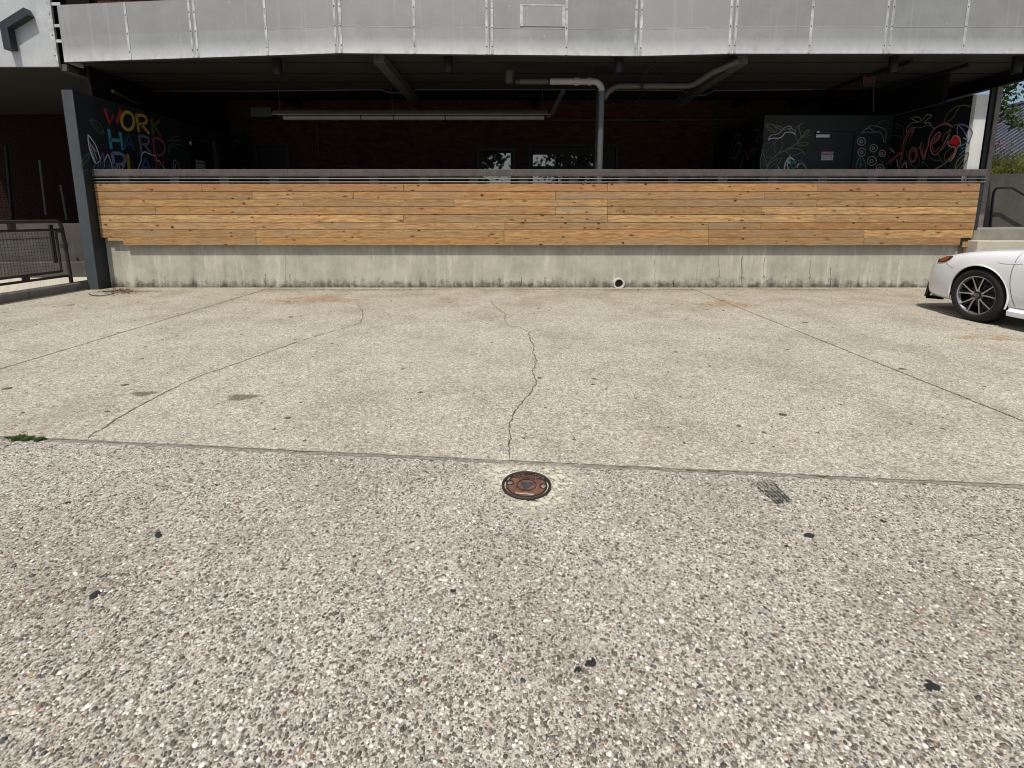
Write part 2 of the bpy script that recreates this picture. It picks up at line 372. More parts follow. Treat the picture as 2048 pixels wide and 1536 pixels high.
M['pipe_g'] = paint('grey_painted_pipe', (.085, .085, .085), .45, .15, 6, 0, .4)
M['pipe_d'] = paint('dark_painted_pipe', (.07, .065, .06), .5, .15, 6, 0, .4)
M['deck'] = paint('dark_deck_floor', (.022, .021, .020), .9, .3, 3, 0, .2)
M['steel'] = paint('brushed_aluminium', (.50, .50, .50), .35, .1, 12, .9)
M['frame'] = paint('bronze_window_frame', (.035, .036, .038), .4, .15, 6, .3)
def brickm():
    t = NT('dark_red_brick'); o = t.n('NewGeometry'); c = t.co('Object'); v = t.vor(t.mapp(o.outputs['Position'], (4.6, .1, 13)), 1.0)
    s = t.n('SeparateColor'); t.l(v.outputs['Color'], s.inputs[0]); f = t.noise(o.outputs['Position'], 30, 4)
    col = t.mix(s.outputs[0], (.045, .019, .015), (.105, .042, .033)); col = t.mix(t.rng(f, .45, .7, 0, .5), col, (.018, .008, .006))
    return t.out(col, .9, 0, f, .3, .004, .2)
M['brick'] = brickm(); M['brick_dark'] = paint('shaded_brick', (.020, .009, .007), .95, .4, 20, 0, .1)  # brick_dark: darker brick copy with the left recess shade in its colour
M['mortar'] = paint('brick_mortar', (.050, .040, .034), .95, .3, 12, 0, .1)
def glass(name, c, ior=2.4):
    t = NT(name); t.b.inputs['Base Color'].default_value = (*c, 1); t.b.inputs['Roughness'].default_value = .02; t.b.inputs['IOR'].default_value = ior; return t.m
M['glass'] = glass('dark_reflective_glass', (.004, .005, .006), 3.2)
M['carglass'] = glass('tinted_car_glass', (.006, .007, .008), 1.55)
def solid(name, c, rough=.7, metal=0, spec=.4):
    return paint(name, c, rough, .12, 25, metal, spec, .05)
COLS = {'red': (.42, .03, .03), 'yellow': (.55, .36, .09), 'olive': (.17, .15, .05), 'cyan': (.06, .32, .42), 'navy': (.03, .09, .16),
        'purple': (.22, .18, .32), 'crimson': (.42, .08, .11), 'lav': (.28, .27, .42), 'gold': (.50, .30, .05), 'blue': (.14, .18, .40),
        'white': (.62, .63, .64), 'grey': (.22, .23, .24), 'green': (.08, .18, .10), 'lime': (.17, .19, .09), 'teal': (.08, .22, .25),
        'pink': (.42, .15, .15), 'hot': (.62, .02, .03), 'salmon': (.45, .22, .17), 'bone': (.36, .36, .32), 'dgreen': (.04, .12, .08), 'dim': (.10, .10, .10), 'exit': (.14, .02, .02)}
for k, c in COLS.items(): M['p_' + k] = solid('mural_paint_' + k, tuple(min(.8, q * 1.05) for q in c), .7)
def leafm(name, a, b):
    t = NT(name); o = t.n('NewGeometry'); f = t.noise(o.outputs['Position'], 9, 3); col = t.mix(t.rng(f, .3, .7), a, b)
    m = t.out(col, .55, 0, None, spec=.3)
    tr = t.n('BsdfTranslucent'); t.l(col, tr.inputs[0]); mx = t.n('MixShader'); mx.inputs[0].default_value = .3
    t.l(t.b.outputs[0], mx.inputs[1]); t.l(tr.outputs[0], mx.inputs[2]); t.l(mx.outputs[0], t.t.nodes['Material Output'].inputs[0]); return m
M['leaf'] = leafm('tree_leaf', (.03, .07, .015), (.08, .14, .03))
M['leaf_d'] = leafm('dark_tree_leaf', (.012, .022, .008), (.03, .045, .015))
M['grass'] = leafm('grass_blade', (.025, .06, .010), (.08, .12, .03))
M['drygrass'] = leafm('dry_grass_blade', (.22, .20, .09), (.14, .17, .05))
M['shrub'] = leafm('shrub_leaf', (.07, .10, .02), (.20, .20, .05))
M['bark'] = paint('bark', (.10, .075, .05), .9, .35, 8, 0, .1, .8)
M['litter'] = paint('dead_leaves', (.14, .065, .045), .8, .6, 40, 0, .2)
M['white_car'] = None
# ================================================================ GROUND
YW = 13.36                     # face of the concrete wall
ground = structure('ground')
MB().box((-60, -45, -.30), (60, 70, -.035)).build('subgrade', M['dirt'], ground)
jl0, jl1 = onZ(0, 738), onZ(510, 585); jr0, jr1 = onZ(2048, 842), onZ(1385, 578); jc0, jc1 = onZ(100, 879), onZ(2048, 972)
def lx(a, b, Y): return a.x + (b.x - a.x) * (Y - a.y) / (b.y - a.y)
def ly(X): return jc0.y + (jc1.y - jc0.y) * (X - jc0.x) / (jc1.x - jc0.x)
def slab(name, poly, mat, h=.035):
    n = len(poly); c = Vector((sum(p[0] for p in poly) / n, sum(p[1] for p in poly) / n, 0))
    mb = MB(); ins = []
    for i, p in enumerate(poly):                                     # small arris round the top edge
        p = Vector((p[0], p[1], 0)); a = Vector((*poly[i - 1][:2], 0)); b = Vector((*poly[(i + 1) % n][:2], 0))
        d = ((a - p).normalized() + (b - p).normalized()); ins.append(p + d * .004)
    vs = [Vector((p[0], p[1], -h)) for p in poly] + [Vector((p[0], p[1], -.004)) for p in poly] + [Vector((q.x, q.y, 0)) for q in ins]
    fs = [(i, (i + 1) % n, (i + 1) % n + n, i + n) for i in range(n)] + [(i + n, (i + 1) % n + n, (i + 1) % n + 2 * n, i + 2 * n) for i in range(n)] + [tuple(range(2 * n, 3 * n))]
    mb.add(vs, fs); return mb.build(name, mat, ground)
g = .011
YB = YW + .3
XL, XR = -7.78, 40
cut = lambda X, s: ly(X) + s * .012
xa, xb = lx(jl0, jl1, YB), lx(jr0, jr1, YB)
xa0, xb0 = lx(jl0, jl1, cut(-3.2, 1)), lx(jr0, jr1, cut(3.3, 1))
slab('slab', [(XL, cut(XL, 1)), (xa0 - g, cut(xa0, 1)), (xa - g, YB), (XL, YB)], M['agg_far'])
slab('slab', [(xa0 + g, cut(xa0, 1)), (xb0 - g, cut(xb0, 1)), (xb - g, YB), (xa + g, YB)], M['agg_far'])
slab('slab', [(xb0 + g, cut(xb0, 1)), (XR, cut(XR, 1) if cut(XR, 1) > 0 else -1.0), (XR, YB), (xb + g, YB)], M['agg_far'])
slab('slab', [(-40, -40), (XR, -40), (XR, cut(XR, -1)), (-40, cut(-40, -1))], M['agg_near'])
slab('slab', [(-40, cut(-40, 1)), (XL - .01, cut(XL, 1)), (XL - .01, 10.0), (-40, 10.0)], M['agg_far'])

# dirt filled cross joint and cracks: shallow relief on the slabs
def rough_strip(name, pts, w0, w1, mat, z=.002, jag=.4, parent=ground, step=.03):
    P = [Vector((p[0], p[1], 0)) for p in pts]; L = []
    for a, b in zip(P, P[1:]):
        k = max(1, int((b - a).length / step)); L += [a.lerp(b, i / k) for i in range(k)]
    L.append(P[-1]); mb = MB(); vs = []; n = len(L); off = 0
    for i, p in enumerate(L):
        t = (L[min(i + 1, n - 1)] - L[max(i - 1, 0)]).normalized(); q = Vector((t.y, -t.x, 0))
        off = off * .7 + random.uniform(-1, 1) * jag * max(w0, w1) * .8
        w = random.uniform(w0, w1) / 2
        if i in (0, n - 1): w *= .1
        vs += [p + q * (off + w) + Vector((0, 0, z)), p + q * (off - w) + Vector((0, 0, z))]
    mb.add(vs, [(2 * i, 2 * i + 1, 2 * i + 3, 2 * i + 2) for i in range(n - 1)])
    return mb.build(name, mat, parent)
J = [(x, ly(x) - .012) for x in (-6, -4, -2.5, -1, 0, 1, 2, 3, 4.5, 6)]
rough_strip('joint_filler', J, .030, .075, M['jointfill'], .0025, .12, step=.02)
rough_strip('joint_filler', [(x, y + .012) for x, y in J], .002, .012, M['crackd'], .0045, .4, step=.02)
C1 = [(1022, 918), (1018, 895), (1024, 870), (1019, 848), (1030, 822), (1048, 800), (1062, 785), (1072, 760), (1066, 742), (1072, 722), (1066, 700), (1069, 688), (1058, 678), (1060, 664), (1048, 660), (1040, 655), (1018, 652), (1008, 640), (1012, 628), (1000, 620), (990, 612), (980, 602)]
rough_strip('crack', [onZ(*p) for p in C1], .003, .013, M['crackd'], .0035, .8, step=.025)
C2 = [(175, 878), (190, 865), (215, 852), (232, 838), (262, 822), (290, 806), (330, 785), (372, 765), (400, 752), (450, 735), (500, 718), (550, 700), (600, 682), (650, 667), (690, 655), (722, 646), (727, 632), (722, 618), (712, 608)]
rough_strip('crack', [onZ(*p) for p in C2], .003, .013, M['crackd'], .0035, .6, step=.03)
C3 = [(510, 607), (600, 608), (700, 606), (780, 607), (860, 601), (930, 612)]
rough_strip('crack', [onZ(*p) for p in C3], .004, .012, M['jointfill'], .0035, .5, step=.06)
C4 = [(1072, 692), (1140, 692), (1200, 690), (1260, 684), (1340, 683), (1385, 683)]
rough_strip('crack', [onZ(*p) for p in C4], .002, .007, M['jointfill'], .0035, .6, step=.04)
for c in ([(1835, 745), (1870, 748), (1890, 750)], [(2000, 748), (2030, 745)], [(0, 700), (60, 701), (110, 702)], [(1560, 600), (1620, 604), (1700, 607)]):
    rough_strip('crack', [onZ(*p) for p in c], .003, .008, M['jointfill'], .0035, .6, step=.04)

# stains: feathered discs lying in the slab surface
def stain_mat(name, col, dens, sc, thr=(.35, .6)):
    t = NT(name); a = t.n('Attribute'); a.attribute_name = 'fade'; pos = t.n('NewGeometry').outputs['Position']
    nz = t.noise(pos, sc, 5, .7); k = t.math('MULTIPLY', t.rng(nz, thr[0], thr[1], 0, 1), a.outputs['Fac']); k = t.math('MULTIPLY', k, dens, True)
    t.b.inputs['Base Color'].default_value = (*col, 1); t.b.inputs['Roughness'].default_value = .85
    tr = t.n('BsdfTransparent'); mx = t.n('MixShader'); t.l(k, mx.inputs[0]); t.l(tr.outputs[0], mx.inputs[1]); t.l(t.b.outputs[0], mx.inputs[2])
    t.l(mx.outputs[0], t.t.nodes['Material Output'].inputs[0]); return t.m
def stain(name, c, rx, ry, rot, mat, z=.005, parent=ground):
    vs = [(c[0], c[1], z)]; fs = []; K = 28; fade = [1.0]
    for ringi, (rr, fv) in enumerate(((.6, 1.0), (1.0, 0.0))):
        for k in range(K):
            t = 2 * math.pi * k / K; q = rr * (1 + .18 * math.sin(3 * t + c[0] * 9) + .1 * math.sin(7 * t + c[1] * 5))
            x = rx * q * math.cos(t); y = ry * q * math.sin(t)
            vs.append((c[0] + x * math.cos(rot) - y * math.sin(rot), c[1] + x * math.sin(rot) + y * math.cos(rot), z)); fade.append(fv)
    fs += [(0, 1 + k, 1 + (k + 1) % K) for k in range(K)] + [(1 + k, 1 + K + k, 1 + K + (k + 1) % K, 1 + (k + 1) % K) for k in range(K)]
    mb = MB(); mb.add(vs, fs); o = mb.build(name, mat, parent)
    at = o.data.attributes.new('fade', 'FLOAT', 'POINT'); at.data.foreach_set('value', fade); return o
M['oil'] = stain_mat('oil_stain', (.13, .115, .075), .75, 60, (.25, .55)); M['rust'] = stain_mat('rust_stain', (.42, .24, .11), .6, 9, (.42, .62))
M['rubber'] = stain_mat('tyre_rubber_smear', (.022, .027, .027), .95, 45, (.40, .50)); M['pale'] = stain_mat('fresh_mortar', (.54, .51, .40), .95, 34, (.44, .54))
M['soot'] = stain_mat('splash_dirt', (.10, .095, .085), .5, 12)
for (x, y), rx, ry in (((287, 788), .10, .085), ((484, 795), .13, .11)):
    stain('oil_stain', onZ(x, y), rx, ry, .2, M['oil'])
p = onZ(1985, 676); stain('rust_stain', p, .50, .22, -.2, M['rust'])
p = onZ(620, 600); stain('rust_stain', p, .9, .5, 0, M['rust'])
p = onZ(1450, 608); stain('rust_stain', p, .5, .5, 0, M['rust'])
for px_, py_, rx, ry in ((260, 583, .8, .25), (700, 580, 2.2, .16), (1250, 580, 2.4, .14), (1650, 580, 1.2, .12)):
    stain('dirt_stain', onZ(px_, py_), rx, ry, 0, M['soot'])

# ================================================================ CONCRETE WALL UNDER THE DECK
ZD = 1.05
wall = thing('retaining_wall', 'long low cast concrete wall below the timber boards, stained dark at its foot', 'wall', (.4, YW, 0))
def local(o, *ps):
    q = wmat(o).inverted(); return [q @ Vector(p) for p in ps]
def child(mb, name, mat, parent, **k):
    """mb is in world coordinates: bring it into the parent's space"""
    q = wmat(parent).inverted(); mb.v = [tuple(q @ Vector(p)) for p in mb.v]; return mb.build(name, mat, parent, **k)
xs = [-7.505, -5.9, -3.1, -.55, 2.05, 3.9, 6.2, onY(1911, 520, YW).x]
for a, b in zip(xs, xs[1:]):
    child(MB().bev((a + .0006, YW, -.03), (b - .0006, YW + .28, ZD - .08), .0012), 'wall_panel', M['conc'], wall)
pc = onY(1237, 566.5, YW - .02); dp = MB(); dp.lathe([(.078, -.055), (.104, -.055), (.106, .02), (.104, .06), (.078, .06), (.074, .0), (.078, -.055)], (pc.x, YW - .02, pc.z), (0, 1, 0), 28)
child(dp, 'drain_pipe', M['pale_rim'], wall, smooth=True)
dk = MB(); dk.lathe([(.0001, 0), (.078, 0)], (pc.x, YW - .006, pc.z), (0, 1, 0), 28); child(dk, 'pipe_mouth', M['black'], wall)
# dark drips with hooked ends running down from the boards
for i, (x, y0, y1, w) in enumerate([(1347, 560, 574, .02), (1394, 530, 574, .010), (1438, 515, 573, .012), (1484, 512, 576, .018), (1528, 514, 574, .016), (1572, 514, 574, .012), (1620, 520, 574, .012), (1661, 535, 572, .018),
                                    (1310, 520, 574, .010), (1090, 555, 572, .02), (1043, 556, 571, .02), (580, 548, 574, .014), (571, 512, 570, .006), (530, 548, 575, .016), (330, 552, 572, .012), (386, 540, 574, .006), (450, 530, 560, .008), (640, 540, 572, .008), (893, 530, 574, .006), (1000, 558, 573, .02), (1150, 558, 573, .012)]):
    pts = [onY(x + random.uniform(-1, 1) * .7, y0 + (y1 - y0) * k / 7, YW - .0015) for k in range(8)]
    mb = MB()
    for a, b, k in zip(pts, pts[1:], range(7)): mb.ribbon([a, b], (0, -1, 0), w * random.uniform(.25, .8))
    if 1340 < x < 1670:
        e = pts[5]; mb.ribbon([(e.x + .035 * math.cos(t), e.y, e.z + .035 * math.sin(t)) for t in [k * .35 for k in range(0, 10)]], (0, -1, 0), w * .45)
    child(mb, 'drip_stain', M['conc_dark'] if i % 3 else M['black'], wall)

# ================================================================ TIMBER BOARDS
YP = 13.215
scr = thing('timber_screen', 'long band of orange brown knotty softwood boards fixed below the handrail', 'cladding', (.4, YP, .78))
rows = [367.2, 382.7, 398.3, 413.8, 429.6, 444.6, 459.8, 475.6, 490.6]
joints = {0: [404, 807, 1215, 1635], 1: [504, 707, 1111, 1529], 2: [606, 908, 1214, 1634], 3: [311, 1111, 1215, 1524], 4: [508, 807, 1215, 1630], 5: [1010, 1418, 1522], 6: [512, 1008, 1417, 1728], 7: [512, 1008, 1417, 1728]}
XE = 8.405
def board(x0, x1, z0, z1, y=YP):
    dy = random.uniform(-.0025, .0025); cz = random.uniform(-.0012, .0012)
    mb = MB().bev((x0, y + dy, z0 + cz), (x1, y + dy + .022, z1 + cz), .003)
    return child(mb, 'board', M['wood'], scr)
for r in range(8):
    zt = onY(1024, rows[r], YP).z; zb = onY(1024, rows[r + 1], YP).z
    xl = -7.50 if r < 7 else onY(246, 485, YP).x
    xr = XE if r < 7 else onY(1921, 484, YP).x
    cuts = [xl] + [onY(j, (rows[r] + rows[r + 1]) / 2, YP).x for j in joints[r]] + [xr]
    gap = .0048 if r != 6 else .001
    for i, (a, b) in enumerate(zip(cuts, cuts[1:])):
        up = .006 if (r == 0 and 1210 < (joints[0] + [9999])[min(i - 1, 3)] < 1640) else 0
        last = (r == 6 and i == len(cuts) - 2)
        if last: b = onY(1946, 468, YP).x
        board(a + .0028, b - .0028, zb + (gap if r != 7 else 0), zt - (gap if r != 7 else .0008) + up)
a = onY(215, 476, YP); b = onY(243, 482, YP); mb = MB().bev((a.x, YP, b.z), (b.x + .03, YP + .022, a.z), .003); child(mb, 'board', M['wood'], scr)
a = onY(1926, 483.5, YP); b = onY(1945, 494, YP); child(MB().bev((a.x, YP, b.z), (b.x, YP + .022, a.z), .003), 'board', M['wood'], scr)
child(MB().box((-7.49, YP + .024, .90), (8.39, YP + .10, 1.85)), 'backing_frame', M['black'], scr)
child(MB().box((onY(1918, 470, YP).x, YP + .024, onY(1024, 486, YP).z), (8.40, YP + .11, .898)), 'notch_shade_block', M['black'], scr)  # black block put in for the shade inside the board notch
# ================================================================ RAILING
rl = thing('deck_railing', 'long dark handrail with two thin bars along the top of the timber boards', 'railing', (.5, 13.25, ZD))
z1 = onY(1024, 338.5, 13.2).z; z0 = onY(1024, 351.5, 13.2).z; XR2 = onY(1976, 345, 13.2).x
seg = [-7.505, onY(575, 345, 13.2).x, onY(1030, 345, 13.2).x, onY(1440, 345, 13.2).x, onY(1835, 345, 13.2).x, XR2]
for a, b in zip(seg, seg[1:]): child(MB().bev((a + .001, 13.2, z0), (b - .001, 13.24, z1), .004), 'cap_rail', M['rail'], rl)
child(MB().box((-7.505, 13.205, z0 - .008), (XR2, 13.235, z0 - .002)), 'trim_strip', M['bar'], rl)
for yy in (357.2, 364.0):
    zc = onY(1024, yy, 13.225).z; mb = MB()
    mb.tube([(-7.505 + k * 1.6, 13.225, zc + .002 * math.sin(k * 2.1 + yy)) for k in range(11)], .011, 8); child(mb, 'bar', M['bar'], rl, smooth=True)
k = 0
while True:
    x = 250 + 99.6 * k; k += 1
    if x > 1960: break
    a = onY(x - 9, 352, 13.30).x; b = onY(x + 9, 352, 13.30).x
    child(MB().box((a, 13.26, ZD), (b, 13.33, z0 + .01)), 'post', M['rail'], rl)
# ================================================================ DECK
deck = structure('deck_floor')
MB().box((-7.505, YW + .285, ZD - .16), (8.16, 19.98, ZD)).build('deck_slab', M['deck'], deck)
# ================================================================ SIDE WALLS (boxes in world coords, parented)
ZT = 3.40
def mbuild(mb, name, mat, parent=None, **k): return child(mb, name, mat, parent, **k) if parent else mb.build(name, mat, **k)
lw = thing('mural_wall', 'dark grey wall lettered WORK HARD PLAY in coloured paint with chalk white leaves', 'wall', (-7.6, 13.0, 0))
child(MB().bev((-7.70, 12.95, -.03), (-7.51, 12.975, ZT), .004), 'wall_end', M['pillar'], lw)
child(MB().box((-7.70, 12.976, -.03), (-7.511, 19.97, ZT - .002)), 'wall_face', M['slate'], lw)
rw = thing('mural_wall', 'black chalkboard style wall painted with the word love, a red heart and leaves, white end face', 'wall', (8.27, 13.4, 0))
child(MB().bev((8.17, 13.30, ZD), (8.385, 13.42, ZT - .02), .006), 'wall_end', M['white_col'], rw)
child(MB().box((8.17, 13.423, ZD), (8.38, 16.6, ZT - .02)), 'wall_face', M['chalk'], rw)
YBX, XBX = 16.1, 5.41
bx = thing('mural_wall', 'dark mural wall round the grey exit door, painted with leaves, birds and white circles', 'wall', (6.8, 16.2, ZD))
dx0 = onY(1621, 300, YBX).x; dx1 = onY(1712, 300, YBX).x; dzt = onY(1660, 258, YBX).z
child(MB().box((XBX, YBX, ZD), (dx0, YBX + .2, ZT)), 'wall_face', M['slate'], bx)
child(MB().box((dx1, YBX, ZD), (8.168, YBX + .2, ZT)), 'wall_face', M['slate'], bx)
child(MB().box((dx0, YBX, dzt), (dx1, YBX + .2, ZT)), 'wall_face', M['slate'], bx)
child(MB().box((XBX, YBX + .203, ZD), (XBX + .2, 19.97, ZT)), 'side_face', M['chalk'], bx)
# ================================================================ BRICK BACK WALL
YBK = 20.0
bw = thing('brick_wall', 'dark red brick wall at the back of the covered deck', 'wall', (-1, YBK, ZD))
wins = []                                            # openings (x0, x1, z0, z1)
def opn(x0, x1, y0, zb=ZD): wins.append((onY(x0, 310, YBK).x, onY(x1, 310, YBK).x, zb, onY(1024, y0, YBK).z))
opn(510, 577, 287); opn(955, 1030, 296, 1.6); opn(1058, 1236, 289, 1.6)
mb = MB(); xs = sorted({-7.5, XBX} | {w[0] for w in wins} | {w[1] for w in wins}); ZC = 4.3
for a, b in zip(xs, xs[1:]):
    w = next((w for w in wins if abs(w[0] - a) < 1e-6), None)
    if w:
        if w[2] > ZD: mb.box((a, YBK + .012, ZD), (b, YBK + .3, w[2]))
        mb.box((a, YBK + .012, w[3]), (b, YBK + .3, ZC))
    else: mb.box((a, YBK + .012, ZD), (b, YBK + .3, ZC))
child(mb, 'mortar_bed', M['mortar'], bw)
proto = MB().bev((-.0965, 0, -.0285), (.0965, .03, .0285), .003).build('brick', M['brick']); bme = proto.data; bpy.data.objects.remove(proto)
cand = []
zi = 0
while ZD + .0335 + zi * .067 < ZC - .03:
    z = ZD + .0335 + zi * .067; xo = -7.4 + (.1015 if zi % 2 else 0)
    while xo < XBX - .05:
        if not any(w[0] - .09 < xo < w[1] + .09 and w[2] - .03 < z < w[3] + .03 for w in wins) and not xo < -6.95: cand.append((xo, z))
        xo += .203
    zi += 1
key = lambda c: (0 if 2.05 < c[1] < 2.75 and (-3.9 < c[0] < -.2 or 2.7 < c[0] < 4.9) else 1, abs(c[1] - 2.3))
cand.sort(key=key); inv = wmat(bw).inverted()
for (x, z) in cand[:300]: link('brick', bme, bw, inv @ T((x, YBK - .002 + random.uniform(-.004, .003), z)))
mb = MB(); bv = [v.co.copy() for v in bme.vertices]; bf = [tuple(p.vertices) for p in bme.polygons]
for (x, z) in cand[300:]: mb.add([v + Vector((x, YBK - .002 + random.uniform(-.004, .003), z)) for v in bv], bf)
o = child(mb, 'bricks', M['brick'], bw, recalc=False); o['kind'] = 'stuff'
child(MB().box((-7.9, YBK + .32, .1), (9.4, YBK + .4, 4.68)), 'rear_lining', M['chalk'], bw)
child(MB().box((XBX, YBK, ZD), (9.4, YBK + .3, 4.3)), 'side_brickwork', M['mortar'], bw)
child(MB().box((-7.505, YBK - .03, ZD), (-6.98, YBK + .01, ZT)), 'painted_pier', M['chalk'], bw)
# openings
def window(name, label, w, panes, parent=None, cat='window'):
    t = thing(name, label, cat, (w[0], YBK, w[2])); x0, x1, z0, z1 = w; d = .05
    fr = MB(); fr.box((x0, YBK + .01, z0), (x0 + d, YBK + .1, z1)).box((x1 - d, YBK + .01, z0), (x1, YBK + .1, z1)).box((x0 + d, YBK + .01, z1 - d), (x1 - d, YBK + .1, z1))
    child(fr, 'frame', M['frame'], t)
    for (a, b, c, e) in panes:
        child(MB().box((a, YBK + .07, c), (b, YBK + .08, e)), 'pane', M['glass'], t)
        child(MB().box((a - .03, YBK + .05, c - .04), (a, YBK + .09, e + .04)).box((b, YBK + .05, c - .04), (b + .03, YBK + .09, e + .04)).box((a, YBK + .05, e), (b, YBK + .09, e + .04)).box((a, YBK + .05, c - .04), (b, YBK + .09, c)), 'sash', M['black'], t)
    return t
def XB(x): return onY(x, 315, YBK).x
def ZB(y): return onY(1024, y, YBK).z
w = wins[1]; t = window('window', 'narrow dark window left of the wide window at the back', w, [(XB(965), XB(1021), 1.7, ZB(302))])
child(MB().box((w[0] + .06, YBK + .09, 1.6), (w[1] - .06, YBK + .1, w[3])), 'shade', M['black'], t)
w = wins[2]; t = window('window', 'wide dark framed window reflecting sky and trees at the back', w, [(XB(1066), XB(1125), ZB(332), ZB(309)), (XB(1143), XB(1187), ZB(332), ZB(309)), (XB(1066), XB(1125), 1.66, ZB(341)), (XB(1143), XB(1187), 1.66, ZB(341))])
child(MB().box((w[0] + .055, YBK + .10, 1.6), (w[1] - .055, YBK + .11, w[3] - .06)), 'backing', M['black'], t)
w = wins[0]; dl = thing('doorway', 'dark open doorway in the brick wall behind the left mural', 'doorway', (w[0], YBK, ZD))
child(MB().box((w[0], YBK + .2, ZD), (w[1], YBK + .22, w[3])), 'door_leaf', M['black'], dl)  # black sheet painting the dark interior of the open doorway
child(MB().box((w[0], YBK - .01, ZD), (w[0] + .05, YBK + .19, w[3])).box((w[1] - .05, YBK - .01, ZD), (w[1], YBK + .19, w[3])).box((w[0] + .05, YBK - .01, w[3] - .05), (w[1] - .05, YBK + .19, w[3])), 'frame', M['frame'], dl)
# grey exit door with closer, sign and plate
def text_mesh(txt, size, M4, mat, name, parent, depth=.001, font_x=1.0, bold=0):
    c = bpy.data.curves.new(name, 'FONT'); c.body = txt; c.size = size; c.align_x = 'CENTER'; c.align_y = 'CENTER'; c.extrude = depth; c.offset = bold
    o = bpy.data.objects.new(name, c); COL.objects.link(o); dg = bpy.context.evaluated_depsgraph_get(); me = bpy.data.meshes.new_from_object(o.evaluated_get(dg)); bpy.data.objects.remove(o)
    me.transform((wmat(parent).inverted() if parent else Matrix()) @ TM(M4) @ Matrix.Diagonal((font_x, 1, 1, 1))); me.materials.clear(); me.materials.append(mat)
    q = bpy.data.objects.new(name, me); COL.objects.link(q); q.parent = parent; return q
FR = Matrix.Rotation(R(90), 4, 'X')                  # text facing the camera (-Y)
def sign(parent, cx, cz, y, w, h, RM=FR):
    """white notice with red heading"""
    Mx = Matrix.Translation((cx, y, cz)) @ RM
    ON[0] = False; mb = MB(); mb.box((-w / 2, -h / 2, 0), (w / 2, h / 2, .003)); ON[0] = True; mb.v = [tuple(TM(Mx) @ Vector(p)) for p in mb.v]; s = child(mb, 'notice', M['p_white'], parent)
    ON[0] = False; mb = MB(); mb.box((-w / 2 + .005, .12 * h, .003), (w / 2 - .005, h / 2 - .005, .0045)); ON[0] = True; mb.v = [tuple(TM(Mx) @ Vector(p)) for p in mb.v]; b_ = mb.build('red_band', M['p_pink']); b_.parent = s; b_.data.transform(wmat(s).inverted())
    for tx, zz, sz, mt in (('EMERGENCY', .34 * h, h * .24, M['p_white']), ('EXIT ONLY', .19 * h, h * .16, M['black']), ('DO NOT USE', -.08 * h, h * .2, M['black']), ('ALARM WILL SOUND', -.32 * h, h * .14, M['black'])):
        text_mesh(tx, sz, Mx @ Matrix.Translation((0, zz, .0095)), mt, 'lettering', s)
dr = thing('exit_door', 'grey metal door with white notice and silver closer between the leaf and circle paintings', 'door', (dx0, YBX, ZD))
YD = YBX + .06
child(MB().box((dx0, YBX + .01, ZD), (dx0 + .05, YBX + .15, dzt)).box((dx1 - .05, YBX + .01, ZD), (dx1, YBX + .15, dzt)).box((dx0 + .05, YBX + .01, dzt - .05), (dx1 - .05, YBX + .15, dzt)), 'frame', M['slate'], dr)
lf = child(MB().bev((dx0 + .052, YD, ZD + .01), (dx1 - .052, YD + .04, dzt - .052), .003), 'door_leaf', M['slate'], dr)
a = onY(1630, 276, YD); b = onY(1658, 269, YD); child(MB().bev((a.x, YD - .06, a.z), (b.x, YD - .001, b.z), .006), 'closer_body', M['steel'], dr)
a = onY(1636, 264, YD - .05); b = onY(1668, 265, YD - .03); child(MB().tube([a, b], .010, 6).bev((a.x - .03, YD - .07, a.z - .02), (a.x + .03, YD - .02, a.z + .02), .004), 'closer_arm', M['steel'], dr)
a = onY(1622.5, 279, YD); b = onY(1621.5, 294, YD); child(MB().tube([a + Vector((0, -.03, 0)), b + Vector((0, -.03, 0))], .012, 6), 'hinge', M['steel'], dr)
c = onY(1654.5, 312, YD); sign(dr, c.x, c.z, YD - .001, .26, .18)
# left door in the mural wall
XLW = -7.511
y0 = onX(378, 300, XLW).y; y1 = onX(424, 300, XLW).y
d2 = thing('side_door', 'black side door with white notice in the wall right of the WORK HARD PLAY lettering', 'door', (XLW, y0, ZD))
child(MB().box((XLW - .01, y0, ZD), (XLW + .02, y1, onX(400, 278, XLW).z)), 'door_leaf', M['black'], d2)
child(MB().box((XLW - .01, y1, ZD), (XLW + .10, y1 + .16, onX(425, 283, XLW).z)), 'frame', M['pipe_g'], d2)
child(MB().tube([onX(383, 279, XLW + .08), onX(410, 282, XLW + .08)], .018, 6).tube([onX(381, 283, XLW + .06), onX(381, 290, XLW + .06)], .035, 6), 'closer', M['steel'], d2)
c = onX(401, 331, XLW + .02); sign(d2, XLW + .021, c.z, c.y, .34, .24, Matrix.Rotation(R(90), 4, 'Z') @ FR)
# ================================================================ MURALS (paint strokes, traced on each wall plane)
def strokes(parent, proj, nrm, items, name='painted_line', k=6):
    for it in items:
        colr, w, pts = it[0], it[1], it[2]; nm = it[3] if len(it) > 3 else name; sm = it[4] if len(it) > 4 else True
        lines = pts if isinstance(pts[0][0], (tuple, list)) else [pts]
        mb = MB()
        for L in lines:
            Q = smooth_line([(p[0], p[1], 0) for p in L], k) if sm and len(L) > 2 else [Vector((p[0], p[1], 0)) for p in L]
            mb.ribbon([proj(p.x, p.y) for p in Q], nrm, w)
        o = child(mb, nm, M['p_' + colr], parent)
        if len(it) > 5: o['label'] = it[5]
